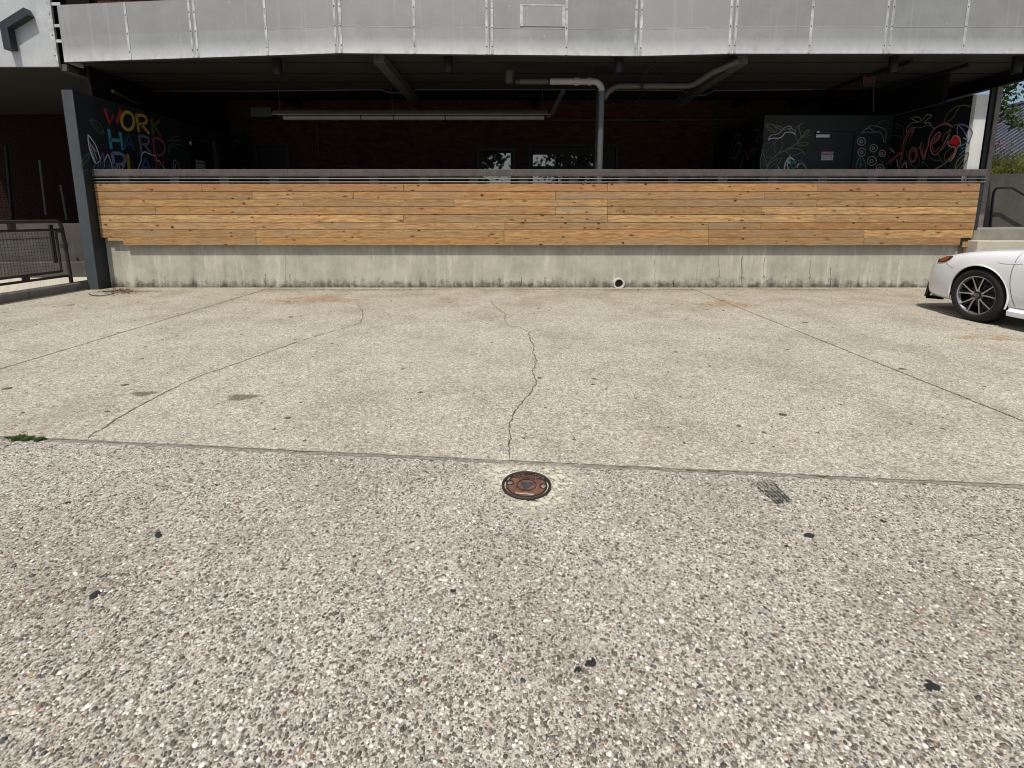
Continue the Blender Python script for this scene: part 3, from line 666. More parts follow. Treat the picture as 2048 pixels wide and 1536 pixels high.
# ---- left wall
LWX = XLW + .0015
def pl(cx, cy): return onX(160 + cx / 6.827, 180 + cy / 6.827, LWX)
S = False
L = [('red', 0.059, [(335, 255), (405, 465), (455, 340), (500, 465), (560, 262)], 'letter', S, 'red letter W'),
     ('yellow', 0.059, ring_pts(652, 422, 84, 120, -.10), 'letter', S, 'yellow letter O'),
     ('yellow', 0.059, [[(770, 335), (805, 575)], [(770, 345), (850, 345), (895, 368), (912, 410), (890, 455), (845, 468), (795, 468)], [(838, 468), (948, 600)]], 'letter', S, 'yellow letter R'),
     ('olive', 0.052, [[(975, 385), (1000, 620)], [(1090, 418), (985, 500)], [(1008, 488), (1105, 640)]], 'letter', S, 'olive letter K'),
     ('cyan', 0.059, [[(392, 535), (428, 805)], [(545, 572), (585, 818)], [(412, 680), (563, 692)]], 'letter', S, 'turquoise letter H'),
     ('navy', 0.056, [[(600, 800), (668, 610), (745, 835)], [(632, 730), (712, 742)]], 'letter', S, 'dark blue letter A'),
     ('purple', 0.052, [[(805, 620), (842, 862)], [(805, 625), (885, 632), (930, 655), (942, 695), (920, 740), (825, 748)], [(878, 748), (975, 868)]], 'letter', S, 'purple letter R'),
     ('crimson', 0.052, [[(995, 655), (1022, 888)], [(995, 655), (1060, 660), (1120, 690), (1155, 760), (1158, 830), (1110, 895), (1022, 886)]], 'letter', S, 'crimson letter D'),
     ('lav', 0.059, [[(440, 858), (480, 1130)], [(440, 862), (545, 866), (605, 905), (618, 960), (590, 1010), (460, 1030)]], 'letter', S, 'lavender letter P'),
     ('gold', 0.066, [[(648, 875), (682, 1160)], [(682, 1150), (790, 1165)]], 'letter', S, 'golden letter L'),
     ('blue', 0.049, [[(820, 1130), (897, 932), (985, 1130)], [(845, 1062), (958, 1062)]], 'letter', S, 'blue letter A'),
     ('red', 0.042, [[(985, 925), (1085, 1030), (1170, 955)], [(1085, 1030), (1100, 1160)]], 'letter', S, 'red letter Y'),
     ('white', .030, [(110, 608), (150, 660), (205, 740), (245, 840), (275, 940), (262, 975), (215, 1000), (165, 905), (130, 800), (112, 700), (110, 608)], 'painted_leaf'),
     ('white', .012, [[(120, 680), (155, 800), (215, 990)], [(140, 720), (180, 800), (235, 960)], [(150, 740), (150, 830), (190, 930)], [(170, 760), (225, 850)]], 'painted_leaf'),
     ('green', .015, [(128, 412), (200, 412), (262, 455), (305, 520), (325, 600), (255, 572), (195, 510), (155, 455), (128, 412)], 'painted_leaf'),
     ('olive', .010, [(150, 425), (230, 490), (315, 590)], 'painted_leaf'),
     ('green', .016, [(15, 1060), (30, 975), (70, 905), (130, 862), (110, 950), (60, 1000), (15, 1060)], 'painted_leaf'),
     ('green', .016, [(10, 1070), (50, 1100), (110, 1080)], 'painted_leaf'),
     ('white', .028, [(335, 1050), (330, 975), (355, 920), (382, 880), (405, 940), (428, 1000), (445, 1120)], 'painted_leaf'),
     ('teal', .014, [[(355, 1080), (370, 1000), (385, 960)], [(385, 1090), (395, 1010)], [(405, 1080), (400, 1000)]], 'painted_leaf'),
     ('lav', .016, [[(170, 1110), (195, 1030), (255, 985), (290, 920), (305, 850)], [(305, 850), (330, 960), (322, 1080)], [(230, 1090), (255, 1020)], [(270, 1080), (285, 980)]], 'painted_leaf'),
     ('blue', .012, [[(190, 1090), (210, 1040)], [(300, 1090), (300, 930)]], 'painted_leaf'),
     ('white', .026, [[(490, 1130), (525, 1022), (560, 1130)], [(565, 1130), (590, 1050), (612, 1030)]], 'painted_leaf'),
     ('olive', .014, [[(690, 960), (720, 1030), (790, 1110)], [(700, 1090), (740, 1050)]], 'painted_leaf'),
     ('white', .040, [(795, 1130), (800, 1050), (835, 970), (838, 890), (885, 845), (940, 870), (980, 885), (1030, 905), (1052, 965), (1085, 970), (1105, 1010), (1125, 1035), (1185, 1120)], 'painted_outline'),
     ('bone', .014, [[(1040, 1110), (1045, 1010)], [(1010, 1110), (1020, 1040)], [(985, 1100), (990, 1050)]], 'painted_line'),
     ('grey', .022, [[(1190, 722), (1225, 695), (1300, 692), (1362, 686)], [(1215, 855), (1205, 790), (1250, 740), (1325, 700)], [(1225, 880), (1228, 800), (1290, 762), (1360, 745), (1410, 772)], [(1245, 690), (1280, 640), (1370, 630)]], 'painted_plume'),
     ('dim', .014, [[(1410, 772), (1460, 850), (1482, 960), (1480, 1100)], [(1290, 790), (1310, 900), (1370, 1000)], [(1330, 780), (1360, 900), (1400, 960)], [(1300, 820), (1290, 900)], [(1390, 800), (1410, 930)], [(1380, 1060), (1420, 960), (1450, 1060)]], 'painted_plume'),
     ('dim', .012, [(1130, 910), (1190, 870), (1290, 915), (1360, 990), (1400, 1090)], 'painted_leaf'),
     ('dim', .012, [[(1130, 910), (1180, 950), (1260, 955)], [(1050, 735), (1080, 780), (1120, 800)], [(945, 740), (1000, 780)]], 'painted_leaf'),
     ('white', .024, [[(1270, 1120), (1280, 960), (1330, 1000), (1370, 1110)], [(1300, 1100), (1305, 1010)]], 'painted_leaf'),
     ('red', .022, [[(1360, 990), (1395, 1080)], [(1440, 960), (1405, 1090)], [(1430, 1030), (1470, 1080)], [(1020, 980), (1060, 1060)], [(1120, 1060), (1160, 1010)]], 'painted_line')]
L = [(i[0], i[1] * (1.08 if len(i) > 3 and i[3] == 'letter' else .66)) + tuple(i[2:]) for i in L]
strokes(lw, pl, Vector((1, 0, 0)), L)
# ---- pale bird on the black pier (back wall)
def pk(cx, cy): return onY(360 + cx / 8.533, 260 + cy / 8.533, YBK - .032)
strokes(bw, pk, Vector((0, -1, 0)), [('dim', .02, [(690, 265), (760, 225), (830, 290), (700, 262)], 'painted_bird'), ('dim', .02, [[(780, 190), (840, 250), (880, 300), (940, 330)], [(860, 200), (960, 175), (1020, 225)], [(890, 265), (950, 265)]], 'painted_bird'),
                                  ('dim', .02, [(1010, 600), (1100, 655), (1150, 590)], 'painted_line')])
# ---- box front: leaves, bird, circles
YF = YBX - .0015
def pf(cx, cy): return onY(1500 + cx / 7.314, 220 + cy / 7.314, YF)
A = [('olive', .020, [(225, 210), (330, 212), (380, 260), (382, 325), (320, 320), (270, 280), (225, 210)], 'painted_leaf'),
     ('lime', .014, [[(225, 210), (300, 265), (380, 330)]], 'painted_leaf'),
     ('grey', .018, [(345, 240), (420, 232), (470, 262), (500, 290)], 'painted_bird'), ('grey', .016, [(350, 245), (420, 268), (455, 315)], 'painted_bird'),
     ('white', .022, [(265, 438), (330, 412), (420, 412), (480, 380), (510, 335), (580, 325), (640, 335), (668, 370)], 'painted_bird'),
     ('bone', .020, [(265, 430), (310, 370), (400, 352), (455, 315), (500, 265), (560, 235), (612, 245)], 'painted_bird'),
     ('grey', .018, [[(500, 300), (560, 270), (620, 275), (660, 320), (668, 370)], [(560, 290), (610, 250)], [(575, 305), (625, 295)]], 'painted_bird'),
     ('lime', .020, [(775, 185), (735, 215), (715, 270), (735, 330), (740, 400), (700, 455)], 'painted_leaf'),
     ('olive', .018, [(740, 205), (690, 250), (662, 300), (670, 400), (695, 455)], 'painted_leaf'),
     ('lime', .024, [(875, 295), (820, 310), (770, 380), (700, 470), (620, 530), (520, 590), (420, 635), (350, 690), (290, 750), (240, 850), (225, 930)], 'painted_stem'),
     ('lime', .016, [(880, 300), (840, 345), (770, 395), (800, 400), (860, 372), (890, 375)], 'painted_leaf'),
     ('lime', .018, [(690, 505), (740, 475), (800, 475), (855, 492), (800, 520), (740, 525), (690, 505)], 'painted_leaf'),
     ('lime', .018, [(515, 595), (600, 562), (700, 568), (770, 600), (810, 665)], 'painted_leaf'), ('lime', .018, [(515, 595), (570, 640), (640, 660), (700, 645), (780, 610)], 'painted_leaf'),
     ('olive', .018, [(385, 640), (360, 570), (362, 500), (395, 440), (450, 415), (470, 480), (468, 560), (420, 630)], 'painted_leaf'),
     ('dim', .018, [(170, 605), (185, 550), (230, 500), (300, 470), (352, 475), (310, 540), (240, 590), (170, 605)], 'painted_leaf'),
     ('lime', .018, [(240, 930), (160, 850), (155, 740), (180, 620), (215, 690), (245, 770), (245, 850)], 'painted_leaf'),
     ('lime', .018, [(255, 840), (300, 770), (380, 725), (460, 712), (420, 780), (370, 850)], 'painted_leaf'), ('green', .016, [(280, 850), (350, 790), (410, 730)], 'painted_leaf'),
     ('dim', .016, [[(240, 700), (320, 690), (400, 700)], [(190, 720), (200, 840)], [(215, 730), (220, 830)]], 'painted_leaf'),
     ('white', .032, [(500, 900), (512, 800), (540, 735), (582, 690)], 'painted_leaf'), ('white', .030, [[(582, 690), (655, 735)], [(582, 670), (582, 790)], [(582, 720), (550, 770)], [(582, 745), (608, 775)]], 'painted_leaf', S),
     ('white', .022, [[(420, 830), (420, 900)], [(560, 860), (545, 800), (570, 770)], [(690, 845), (705, 790), (720, 800)]], 'painted_leaf'),
     ('teal', .040, [[(600, 760), (640, 790), (680, 760)], [(600, 830), (650, 810)], [(590, 800), (680, 830)], [(640, 740), (640, 860)]], 'painted_leaf', S),
     ('lav', .020, [(720, 780), (770, 790), (810, 830), (830, 880)], 'painted_leaf'), ('teal', .016, [(690, 740), (750, 750), (800, 790)], 'painted_leaf')]
for cx, cy, r in ((1630, 460, 58), (1808, 558, 54), (1636, 616, 58), (1934, 634, 46), (1782, 744, 66), (1902, 850, 56)):
    A.append(('bone', .020, [ring_pts(cx, cy, r, r), ring_pts(cx - 4, cy + 2, r * .34, r * .34)], 'painted_circle', S))
A += [('grey', .018, [(1630, 345), (1680, 290), (1740, 262), (1780, 290), (1830, 320), (1900, 325), (1935, 370), (1965, 480)], 'painted_bird'),
      ('grey', .016, [(1720, 255), (1770, 228), (1840, 238), (1900, 250), (1970, 280), (1995, 350), (1975, 470)], 'painted_bird'),
      ('grey', .014, [(1640, 335), (1720, 325), (1780, 335), (1830, 330)], 'painted_bird'), ('dim', .018, [(1850, 235), (1900, 175), (1960, 152), (2020, 165), (2048, 195)], 'painted_bird'),
      ('dgreen', .018, [[(1670, 505), (1760, 600), (1850, 680), (1960, 790)], [(1700, 640), (1690, 560)]], 'painted_stem'),
      ('teal', .022, [(1555, 845), (1570, 760), (1622, 680), (1670, 740), (1690, 800), (1690, 860)], 'painted_leaf'),
      ('teal', .014, [[(1622, 690), (1622, 850)], [(1585, 780), (1620, 820)], [(1660, 770), (1622, 820)], [(1590, 830), (1620, 850)]], 'painted_leaf', S)]
strokes(bx, pf, Vector((0, -1, 0)), A)
# ---- box side: dim outlines
XS = XBX - .0015
def psd(cx, cy): return onX(1400 + cx / 10.24, 220 + cy / 10.24, XS)
strokes(bx, psd, Vector((-1, 0, 0)), [('grey', .03, [(690, 1000), (700, 850), (740, 720), (800, 670), (830, 720), (800, 850), (740, 960), (700, 1010)], 'painted_line'),
    ('dim', .04, [(600, 950), (640, 780), (700, 600), (780, 500), (855, 550)], 'painted_line'), ('dim', .03, [(600, 1180), (590, 1020), (650, 980), (700, 1080), (720, 1180)], 'painted_line'),
    ('grey', .03, [(820, 1180), (860, 1050), (890, 940)], 'painted_line'), ('dim', .03, [(1100, 430), (1170, 400), (1200, 520), (1150, 620), (1210, 660)], 'painted_line'),
    ('crimson', .03, [(930, 840), (980, 1010), (1060, 800)], 'painted_line'), ('dim', .03, [(1080, 800), (1140, 800), (1100, 920)], 'painted_line')])
# ---- right wall: love, heart, birds, leaves
XRW = 8.17 - .0015
def pr(cx, cy): return onX(1740 + cx / 6.65, 160 + cy / 6.65, XRW)
B = [('pink', .036, [(215, 1100), (270, 1095), (330, 1040), (400, 975), (450, 890), (520, 790), (570, 700), (585, 650), (560, 640), (510, 690), (460, 790), (430, 900), (415, 1010), (395, 1130), (385, 1200)], 'lettering', True, 'letter l of the painted word love'),
     ('crimson', .030, [(240, 1085), (330, 1020), (405, 955), (470, 870), (555, 720), (565, 670), (520, 720), (465, 850), (440, 960), (430, 1060)], 'lettering'),
     ('pink', .034, ring_pts(572, 995, 52, 98, .08), 'lettering', S, 'letter o of the painted word love'), ('crimson', .022, ring_pts(574, 1000, 32, 74, .08), 'lettering', S),
     ('pink', .024, [(550, 905), (590, 950), (640, 910), (680, 870)], 'lettering'),
     ('pink', .034, [(690, 830), (668, 900), (690, 1000), (720, 1055), (745, 960), (770, 880), (800, 740), (870, 640), (960, 590), (1040, 590), (1085, 620)], 'lettering', True, 'letter v of the painted word love'),
     ('crimson', .026, [(712, 860), (695, 930), (715, 1020), (740, 920)], 'lettering'),
     ('pink', .032, [(812, 850), (880, 820), (935, 740), (925, 700), (880, 720), (820, 810), (805, 900), (830, 980), (880, 990), (940, 930), (1000, 820), (1040, 740), (1075, 660)], 'lettering', True, 'letter e of the painted word love'),
     ('crimson', .024, [(832, 830), (905, 770), (915, 735), (870, 770), (830, 850), (840, 930), (870, 950), (930, 880)], 'lettering'),
     ('salmon', .034, [(870, 1180), (950, 1140), (1040, 1070), (1110, 990), (1135, 900), (1060, 880), (1040, 830), (1085, 800), (1110, 750), (1160, 745), (1195, 790), (1200, 860), (1160, 900), (1120, 1010), (1060, 1090)], 'painted_ribbon'),
     ('purple', .028, [(1170, 590), (1250, 595), (1320, 640), (1362, 700), (1330, 800), (1310, 850)], 'painted_leaf'), ('lav', .020, [[(1180, 600), (1250, 680), (1290, 760), (1310, 850)], [(1165, 720), (1160, 640), (1180, 590)], [(1250, 680), (1230, 640)], [(1290, 750), (1300, 680)], [(1240, 770), (1290, 790)]], 'painted_leaf'),
     ('olive', .020, [(985, 570), (1010, 480), (1080, 400), (1160, 350), (1230, 338), (1340, 352)], 'painted_leaf'), ('olive', .020, [(1195, 345), (1150, 420), (1110, 490), (1040, 550), (985, 575)], 'painted_leaf'),
     ('olive', .022, [(1085, 640), (1130, 600), (1180, 590)], 'painted_leaf'), ('lime', .018, [(1040, 680), (1060, 700), (1030, 820), (980, 900), (920, 960)], 'painted_leaf'), ('olive', .018, [(960, 820), (990, 730), (1070, 650)], 'painted_leaf'),
     ('olive', .020, [(985, 1070), (1000, 980), (1060, 915), (1110, 900)], 'painted_leaf'), ('lime', .018, [(990, 1080), (1060, 1030), (1100, 960)], 'painted_leaf'),
     ('olive', .024, [(1130, 1180), (1160, 1080), (1230, 1010), (1310, 965), (1290, 1060), (1240, 1130), (1190, 1180)], 'painted_leaf'), ('lime', .016, [[(1150, 1180), (1220, 1080), (1300, 980)], [(1240, 1170), (1280, 1060)]], 'painted_leaf'),
     ('green', .020, [[(770, 1000), (840, 1060), (960, 1080)], [(905, 990), (960, 1090), (1010, 1170)], [(700, 1080), (780, 1160)], [(460, 1060), (540, 1130), (620, 1170)]], 'painted_stem'),
     ('olive', .018, [[(620, 1160), (660, 1080), (640, 1000)], [(690, 1160), (700, 1080)], [(480, 940), (510, 1060), (560, 1120)]], 'painted_leaf'),
     ('teal', .020, [[(1200, 880), (1300, 830)], [(1210, 920), (1300, 880)], [(1190, 1000), (1260, 930)]], 'painted_leaf', S),
     ('white', .030, [(190, 1150), (200, 1010), (240, 895), (290, 935), (325, 965)], 'painted_leaf'), ('grey', .014, [[(240, 900), (255, 1000), (240, 1080)], [(250, 960), (280, 980)], [(270, 1150), (275, 1080)]], 'painted_leaf'),
     ('white', .028, [[(420, 1170), (440, 1130), (470, 1098), (490, 1170)], [(360, 1050), (370, 1160)]], 'painted_leaf'),
     ('bone', .022, [(480, 700), (500, 620), (560, 570), (640, 560), (700, 530), (760, 460), (820, 480), (770, 520), (720, 570), (790, 570), (825, 620)], 'painted_bird'),
     ('bone', .020, [(530, 520), (590, 495), (650, 495), (685, 530), (640, 555), (560, 520)], 'painted_bird'), ('grey', .018, [(520, 620), (600, 630), (680, 632), (760, 600), (820, 610), (850, 660)], 'painted_bird'),
     ('dim', .022, [[(330, 590), (400, 600), (440, 660), (440, 780)], [(340, 640), (400, 650)], [(290, 745), (360, 735), (420, 760), (400, 795)]], 'painted_leaf'),
     ('grey', .022, [(90, 610), (130, 550), (190, 535), (265, 570)], 'painted_bird')]
B = [(i[0], i[1] * .78) + tuple(i[2:]) for i in B]
strokes(rw, pr, Vector((-1, 0, 0)), B)
H = smooth_line([(p[0], p[1], 0) for p in [(1155, 880), (1070, 850), (1045, 825), (1060, 805), (1095, 800), (1105, 760), (1140, 748), (1175, 775), (1185, 820), (1155, 880)]], 5)
mb = MB(); mb.add([onX(1740 + p.x / 6.65, 160 + p.y / 6.65, XRW - .001) for p in H[:-1]], [tuple(range(len(H) - 1))]); child(mb, 'painted_heart', M['p_hot'], rw)
# ================================================================ ROOF, FASCIA, SOFFIT
ZF0, ZF1 = 3.90, 4.80
roof = thing('canopy_roof', 'dark canopy roof over the deck with grey beams under it', 'roof', (1.2, 13, 3.98))
P0, P1, P2, P3, P4 = Vector((-7.76, 13.26)), onY(678, 106, 12.56).xy, onY(1275, 112, 12.78).xy, onY(1463, 107, 12.6).xy, Vector((9.44, 12.6))
FP = [P0, P1, P2, P3, P4]
sof = [(p.x, p.y + .03, 3.96) for p in FP]
child(MB().prism(sof + [(9.4, 16.4, 3.96), (-7.76, 16.4, 3.96)], (0, 0, .05)), 'soffit_board', M['soffit'], roof)
child(MB().box((-7.76, 16.405, 4.30), (9.4, 20.6, 4.4)).box((-7.76, 16.405, 3.962), (9.4, 16.5, 4.30)), 'ceiling_panel', M['ceil'], roof)
for yy in (13.6, 14.55, 15.5): child(MB().box((-7.7, yy, 3.952), (9.3, yy + .02, 3.959)), 'soffit_joint', M['ceil'], roof)
child(MB().prism([(p.x, p.y + .03, 4.70) for p in FP] + [(9.4, 20.6, 4.70), (-7.76, 20.6, 4.70)], (0, 0, .08)), 'roof_deck', M['ceil'], roof)
child(MB().box((8.24, 14.5, 3.384), (8.34, 16.4, 3.955)).box((8.24, 16.41, 3.384), (8.34, 20.3, 4.29)), 'wall_infill', M['ceil'], roof)
child(MB().box((8.16, 13.45, 3.384), (8.25, 16.6, 3.40)), 'wall_flashing', M['pipe_g'], roof)
child(MB().box((-7.755, 13.9, 3.3), (-7.70, 20.6, 4.69)), 'side_lining', M['ceil'], roof)
child(MB().box((9.30, 12.66, 3.72), (9.42, 20.4, 4.69)), 'edge_beam', M['black'], roof)
for (x0, ya) in ((755, 115), (1490, 115)):
    a = onY(x0, ya, 12.75 if x0 > 1000 else 12.7); child(MB().bev((a.x - .09, a.y + .12, 3.80), (a.x + .09, 17.8, 3.95), .004), 'beam', M['beam'], roof)
for X in (-5.6, .6, 5.9, 7.4):
    child(MB().bev((X - .05, 16.5, 4.08), (X + .05, 19.98, 4.29), .004), 'joist', M['ceil'], roof)
child(MB().bev((-7.7, 18.0, 4.05), (9.9, 18.14, 4.29), .004), 'joist', M['ceil'], roof)
# ---- main fascia
fs = thing('metal_fascia', 'long weathered galvanised metal fascia folded in shallow facets above the deck', 'fascia', (1.2, 12.7, ZF0))
seams = [(261, 1), (392, 2), (536, 1), (682, 2), (830, 1), (979, 2), (1132, 1), (1272, 2), (1467, 2), (1617, 1), (1771, 2), (1923, 1), (2072, 2), (2220, 1)]
def fpoint(px):
    """point on the folded fascia under photo column px (bottom edge)"""
    y = 115
    for a, b in zip(FP, FP[1:]):
        n = Vector((-(b - a).y, (b - a).x, 0)).normalized(); q = onP(px, y, Vector((a.x, a.y, ZF0)), n)
        if a.x - .02 <= q.x <= b.x + .02: return Vector((q.x, q.y)), (b - a).normalized()
    return Vector((P4.x, P4.y)), Vector((1, 0))
marks = [(P0, 0, (P1 - P0).normalized())]
for s, k in seams:
    q, d = fpoint(s)
    for c in FP[1:4]:
        if (q - c).length < .07: q = c.copy()
    if q.x < P4.x - .1: marks.append((q, k, d))
marks.append((P4, 0, Vector((1, 0))))
scr_me = MB().lathe([(.0001, -.004), (.010, -.003), (.0115, 0)], (0, 0, 0), (0, 1, 0), 8).build('screw', M['screw']); sme = scr_me.data; bpy.data.objects.remove(scr_me)
def panel(a, b, nm='panel', z0=ZF0, z1=ZF1, mat='galv', parent=fs):
    d = (b - a).normalized(); n = Vector((d.y, -d.x, 0)); mb = MB()
    A = Vector((a.x, a.y, z0)) + Vector((d.x, d.y, 0)) * .002; B = Vector((b.x, b.y, z0)) - Vector((d.x, d.y, 0)) * .002
    wv = random.uniform(-.004, .004)
    mb.prism([A, B, B - n * .02, A - n * .02], (wv * n.x, wv * n.y, z1 - z0)); return child(mb, nm, M[mat], parent)
for (a, ka, da), (b, kb, db) in zip(marks, marks[1:]): panel(a, b)
for q, k, d in marks[1:-1]:
    for off in ([0] if k == 1 else [-.045, .045]):
        dd = d
        for i, c in enumerate(FP[1:4]):
            if (q - c).length < 1e-4: dd = (FP[i + 1] - FP[i]).normalized() if off < 0 else (FP[i + 2] - FP[i + 1]).normalized()
        c = q + dd * off; Mx = Matrix.Translation((c.x, c.y, 0)) @ Matrix.Rotation(math.atan2(dd.y, dd.x), 4, 'Z')
        mb = MB(); w = .022 if k == 1 else .019; mb.bev((-w, -.010, ZF0 + .002), (w, -.001, ZF1), .002, M=Mx); st = child(mb, 'cover_strip', M['galv_strip'], fs)
        for zz in (4.02, 4.31, 4.60):
            p = Mx @ Vector((0, -.0105, zz)); o = link('screw', sme, st); o.matrix_local = wmat(st).inverted() @ Matrix.Translation(T(p)) @ Matrix.Rotation(math.atan2(dd.y * KY, dd.x * KX), 4, 'Z')
# horizontal lap line
for (a, ka, da), (b, kb, db) in zip(marks[3:], marks[4:]):
    d = (b - a).normalized(); n = Vector((d.y, -d.x, 0)); zz = 4.30
    A = Vector((a.x, a.y, zz)) + n * .001; B = Vector((b.x, b.y, zz)) + n * .001; mb = MB(); mb.prism([A, B, B + n * .0025, A + n * .0025], (0, 0, .004)); child(mb, 'lap_joint', M['galv_strip'], fs)
# patch panel with edge flashings
q0, d = fpoint(1040); q1, _ = fpoint(1129); n = Vector((d.y, -d.x, 0)); zt, zb = onP(1085, 9, Vector((q0.x, q0.y, 0)), n).z, onP(1085, 53, Vector((q0.x, q0.y, 0)), n).z
def fbox(a, b, z0, z1, t0, t1):
    A = Vector((a.x, a.y, z0)) + n * t0; B = Vector((b.x, b.y, z0)) + n * t0; mb = MB(); mb.prism([A, B, B + n * (t1 - t0), A + n * (t1 - t0)], (0, 0, z1 - z0)); return mb
hp = child(fbox(q0, q1, zb, zt, .004, .008), 'access_patch', M['galv'], fs)
for mb in (fbox(q0, q0 + d * .05, zb, zt, .009, .013), fbox(q1 - d * .05, q1, zb, zt, .009, .013), fbox(q0 + d * .05, q1 - d * .05, zt - .02, zt, .009, .013)):
    o = child(mb, 'flashing', M['galv_strip'], fs)
# bright folded bottom lip and dark underside return
for a, b in zip(FP, FP[1:]):
    d = (b - a).normalized(); nn = Vector((d.y, -d.x, 0)); A = Vector((a.x, a.y, ZF0 - .004)); B = Vector((b.x, b.y, ZF0 - .004))
    mb = MB(); mb.prism([A + nn * .004, B + nn * .004, B - nn * .10, A - nn * .10], (0, 0, .003)); child(mb, 'bottom_lip', M['beam'], fs)
child(MB().box((-7.76, 13.262, ZF0), (-7.735, 13.8, ZF1)), 'end_return', M['galv'], fs)
child(MB().box((9.425, 12.62, ZF0), (9.44, 20.6, ZF1)), 'end_return', M['galv'], fs)
# ---- upper brick wall behind the fascia
cl_ = thing('corner_wall', 'dark recessed wall strip in the gap between the pale panel and the long fascia', 'wall', (-7.95, 14, 4))
child(MB().box((-8.3, 14.0, 3.97), (-7.60, 14.1, 8)), 'wall_face', M['ceil'], cl_)
ub = thing('upper_brick_wall', 'red brick upper storey wall just above the metal fascia', 'wall', (-2, 14.2, 5.0))
child(MB().box((-7.7, 14.212, 4.785), (10, 14.4, 8)), 'mortar_bed', M['mortar'], ub)
mb = MB()
for zi in range(9):
    z = 4.82 + zi * .067; xo = -7.6 + (.1015 if zi % 2 else 0)
    while xo < 1.5:
        mb.add([v + Vector((xo, 14.2 + random.uniform(-.003, .003), z)) for v in bv], bf); xo += .203
o = child(mb, 'bricks', M['brick'], ub, recalc=False); o['kind'] = 'stuff'
# ---- left block panel with chevron
lp = thing('left_facade', 'large pale metal wall panel with screwed edge strip at the upper left corner', 'panel', (-9, 13.65, ZF0))
YL = 13.65; xr = onY(118, 132, YL).x; xs_ = onY(109, 132, YL).x
child(MB().box((-14, YL, ZF0), (xs_ - .002, YL + .06, 7)), 'sheet', M['left_panel'], lp)
st = child(MB().bev((xs_, YL - .006, ZF0), (xr, YL + .06, 7), .003), 'edge_strip', M['galv_strip'], lp)
for zz in (4.08, 4.42, 4.76): o = link('screw', sme, st); o.matrix_local = wmat(st).inverted() @ Matrix.Translation(T(((xs_ + xr) / 2, YL - .0075, zz)))
for zz in (4.3, 4.55, 4.9):
    child(MB().bev((xr, YL + .01, zz), (xr + .16, YL + .03, zz + .05), .003), 'bracket', M['galv_strip'], lp)
child(MB().box((-14, YL + .062, ZF0 + .002), (xr - .02, 20.6, ZF0 + .06)), 'soffit', M['soffit'], lp)
child(MB().bev((xr - .02, YL + .062, ZF0 - .06), (xr + .10, 17.5, ZF0 + .05), .004), 'edge_trim', M['beam'], lp)
child(MB().box((xr - .1, 13.76, ZF0 + .07), (-7.757, 20.6, ZF0 + .12)), 'gap_filler', M['ceil'], lp)
cv = thing('chevron_sign', 'dark slate angular bracket shape standing off the pale panel', 'sign', (-9, YL - .2, 4.5))
D = onY(0, 0, YL - .19).y
cl = [onY(51, 22, D), onY(6, 50, D), onY(15, 98, D)]
def offs(cl, w):
    Lf, Rt = [], []
    for i, p in enumerate(cl):
        a = (cl[i] - cl[i - 1]).normalized() if i else (cl[1] - cl[0]).normalized(); b = (cl[i + 1] - cl[i]).normalized() if i < len(cl) - 1 else a
        t = (a + b).normalized(); q = Vector((t.z, 0, -t.x)) * (w / max(.5, t.dot(a))); Lf.append(p + q); Rt.append(p - q)
    return Lf + Rt[::-1]
child(MB().prism(offs(cl, .065), (0, .188, 0)), 'bracket_body', M['slate'], cv)
# ================================================================ PIPES, HEATER, LIGHTS
ppg = thing('white_drain_pipe', 'pale drain pipe with elbow running down in front of the deck ceiling', 'pipe', (1.65, 13.6, ZD))
YPp = 13.62
E = onY(1204, 163, YPp); V = [onY(1100, 163, YPp), onY(1188, 163, YPp)]
arc = [Vector((E.x - .16 + .16 * math.sin(t), YPp, V[1].z - .16 + .16 * math.cos(t))) for t in [k * math.pi / 16 for k in range(9)]]
child(MB().tube([V[0]] + arc, .056, 16).tube([onY(1149, 163, YPp), onY(1158, 163, YPp)], .069, 16).tube([onY(1176, 163, YPp), onY(1183, 163, YPp)], .068, 16), 'elbow_pipe', M['pipe'], ppg, smooth=True)
child(MB().tube([(E.x, YPp, arc[-1].z + .002), (E.x, YPp, ZD)], .054, 16), 'down_pipe', M['pipe_g'], ppg, smooth=True)
child(MB().tube([onY(1030, 163, YPp), onY(1100, 163, YPp)], .052, 14).tube([onY(1019, 143, YPp), onY(1019, 166, YPp)], .075, 14), 'branch_pipe', M['pipe_d'], ppg, smooth=True)
for x in (1036, 1096, 1030): child(MB().tube([onY(x, 163, YPp), onY(x + 3, 163, YPp)], .066, 12), 'clamp', M['black'], ppg)
pp2 = thing('ceiling_drain_pipe', 'grey drain pipe joining the white pipe and running along the right beam', 'pipe', (2.5, 13.7, 3.6))
child(MB().tube([onY(1207, 198, 13.7), onY(1215, 185, 13.7), onY(1226, 176, 13.7), onY(1238, 172, 13.7), onY(1300, 172, 13.7), onY(1375, 172, 13.7), onY(1390, 168, 13.62), onY(1425, 145, 13.2), onY(1478, 121, 12.85)], .055, 12), 'pipe_run', M['pipe_d'], pp2, smooth=True)
for x, y in ((1283, 172), (1392, 166), (1422, 147)): a = onY(x, y, 13.6 if y > 160 else 13.25); child(MB().tube([a, a + Vector((.03, -.004, 0))], .07, 12), 'clamp', M['black'], pp2)
cp = thing('column', 'dark steel column behind the white pipe', 'column', (1.5, 14.0, ZD)); a = onY(1196, 300, 14.0)
child(MB().bev((a.x - .06, 13.95, ZD), (a.x + .02, 14.07, 3.95), .004), 'shaft', M['black'], cp)
ht = thing('radiant_heater', 'long grey radiant tube heater hanging under the deck ceiling', 'heater', (-1.7, 16, 3.4))
YH = 16.0; a = onY(548, 222, YH); b = onY(1096, 222, YH); zb_ = onY(800, 231, YH).z
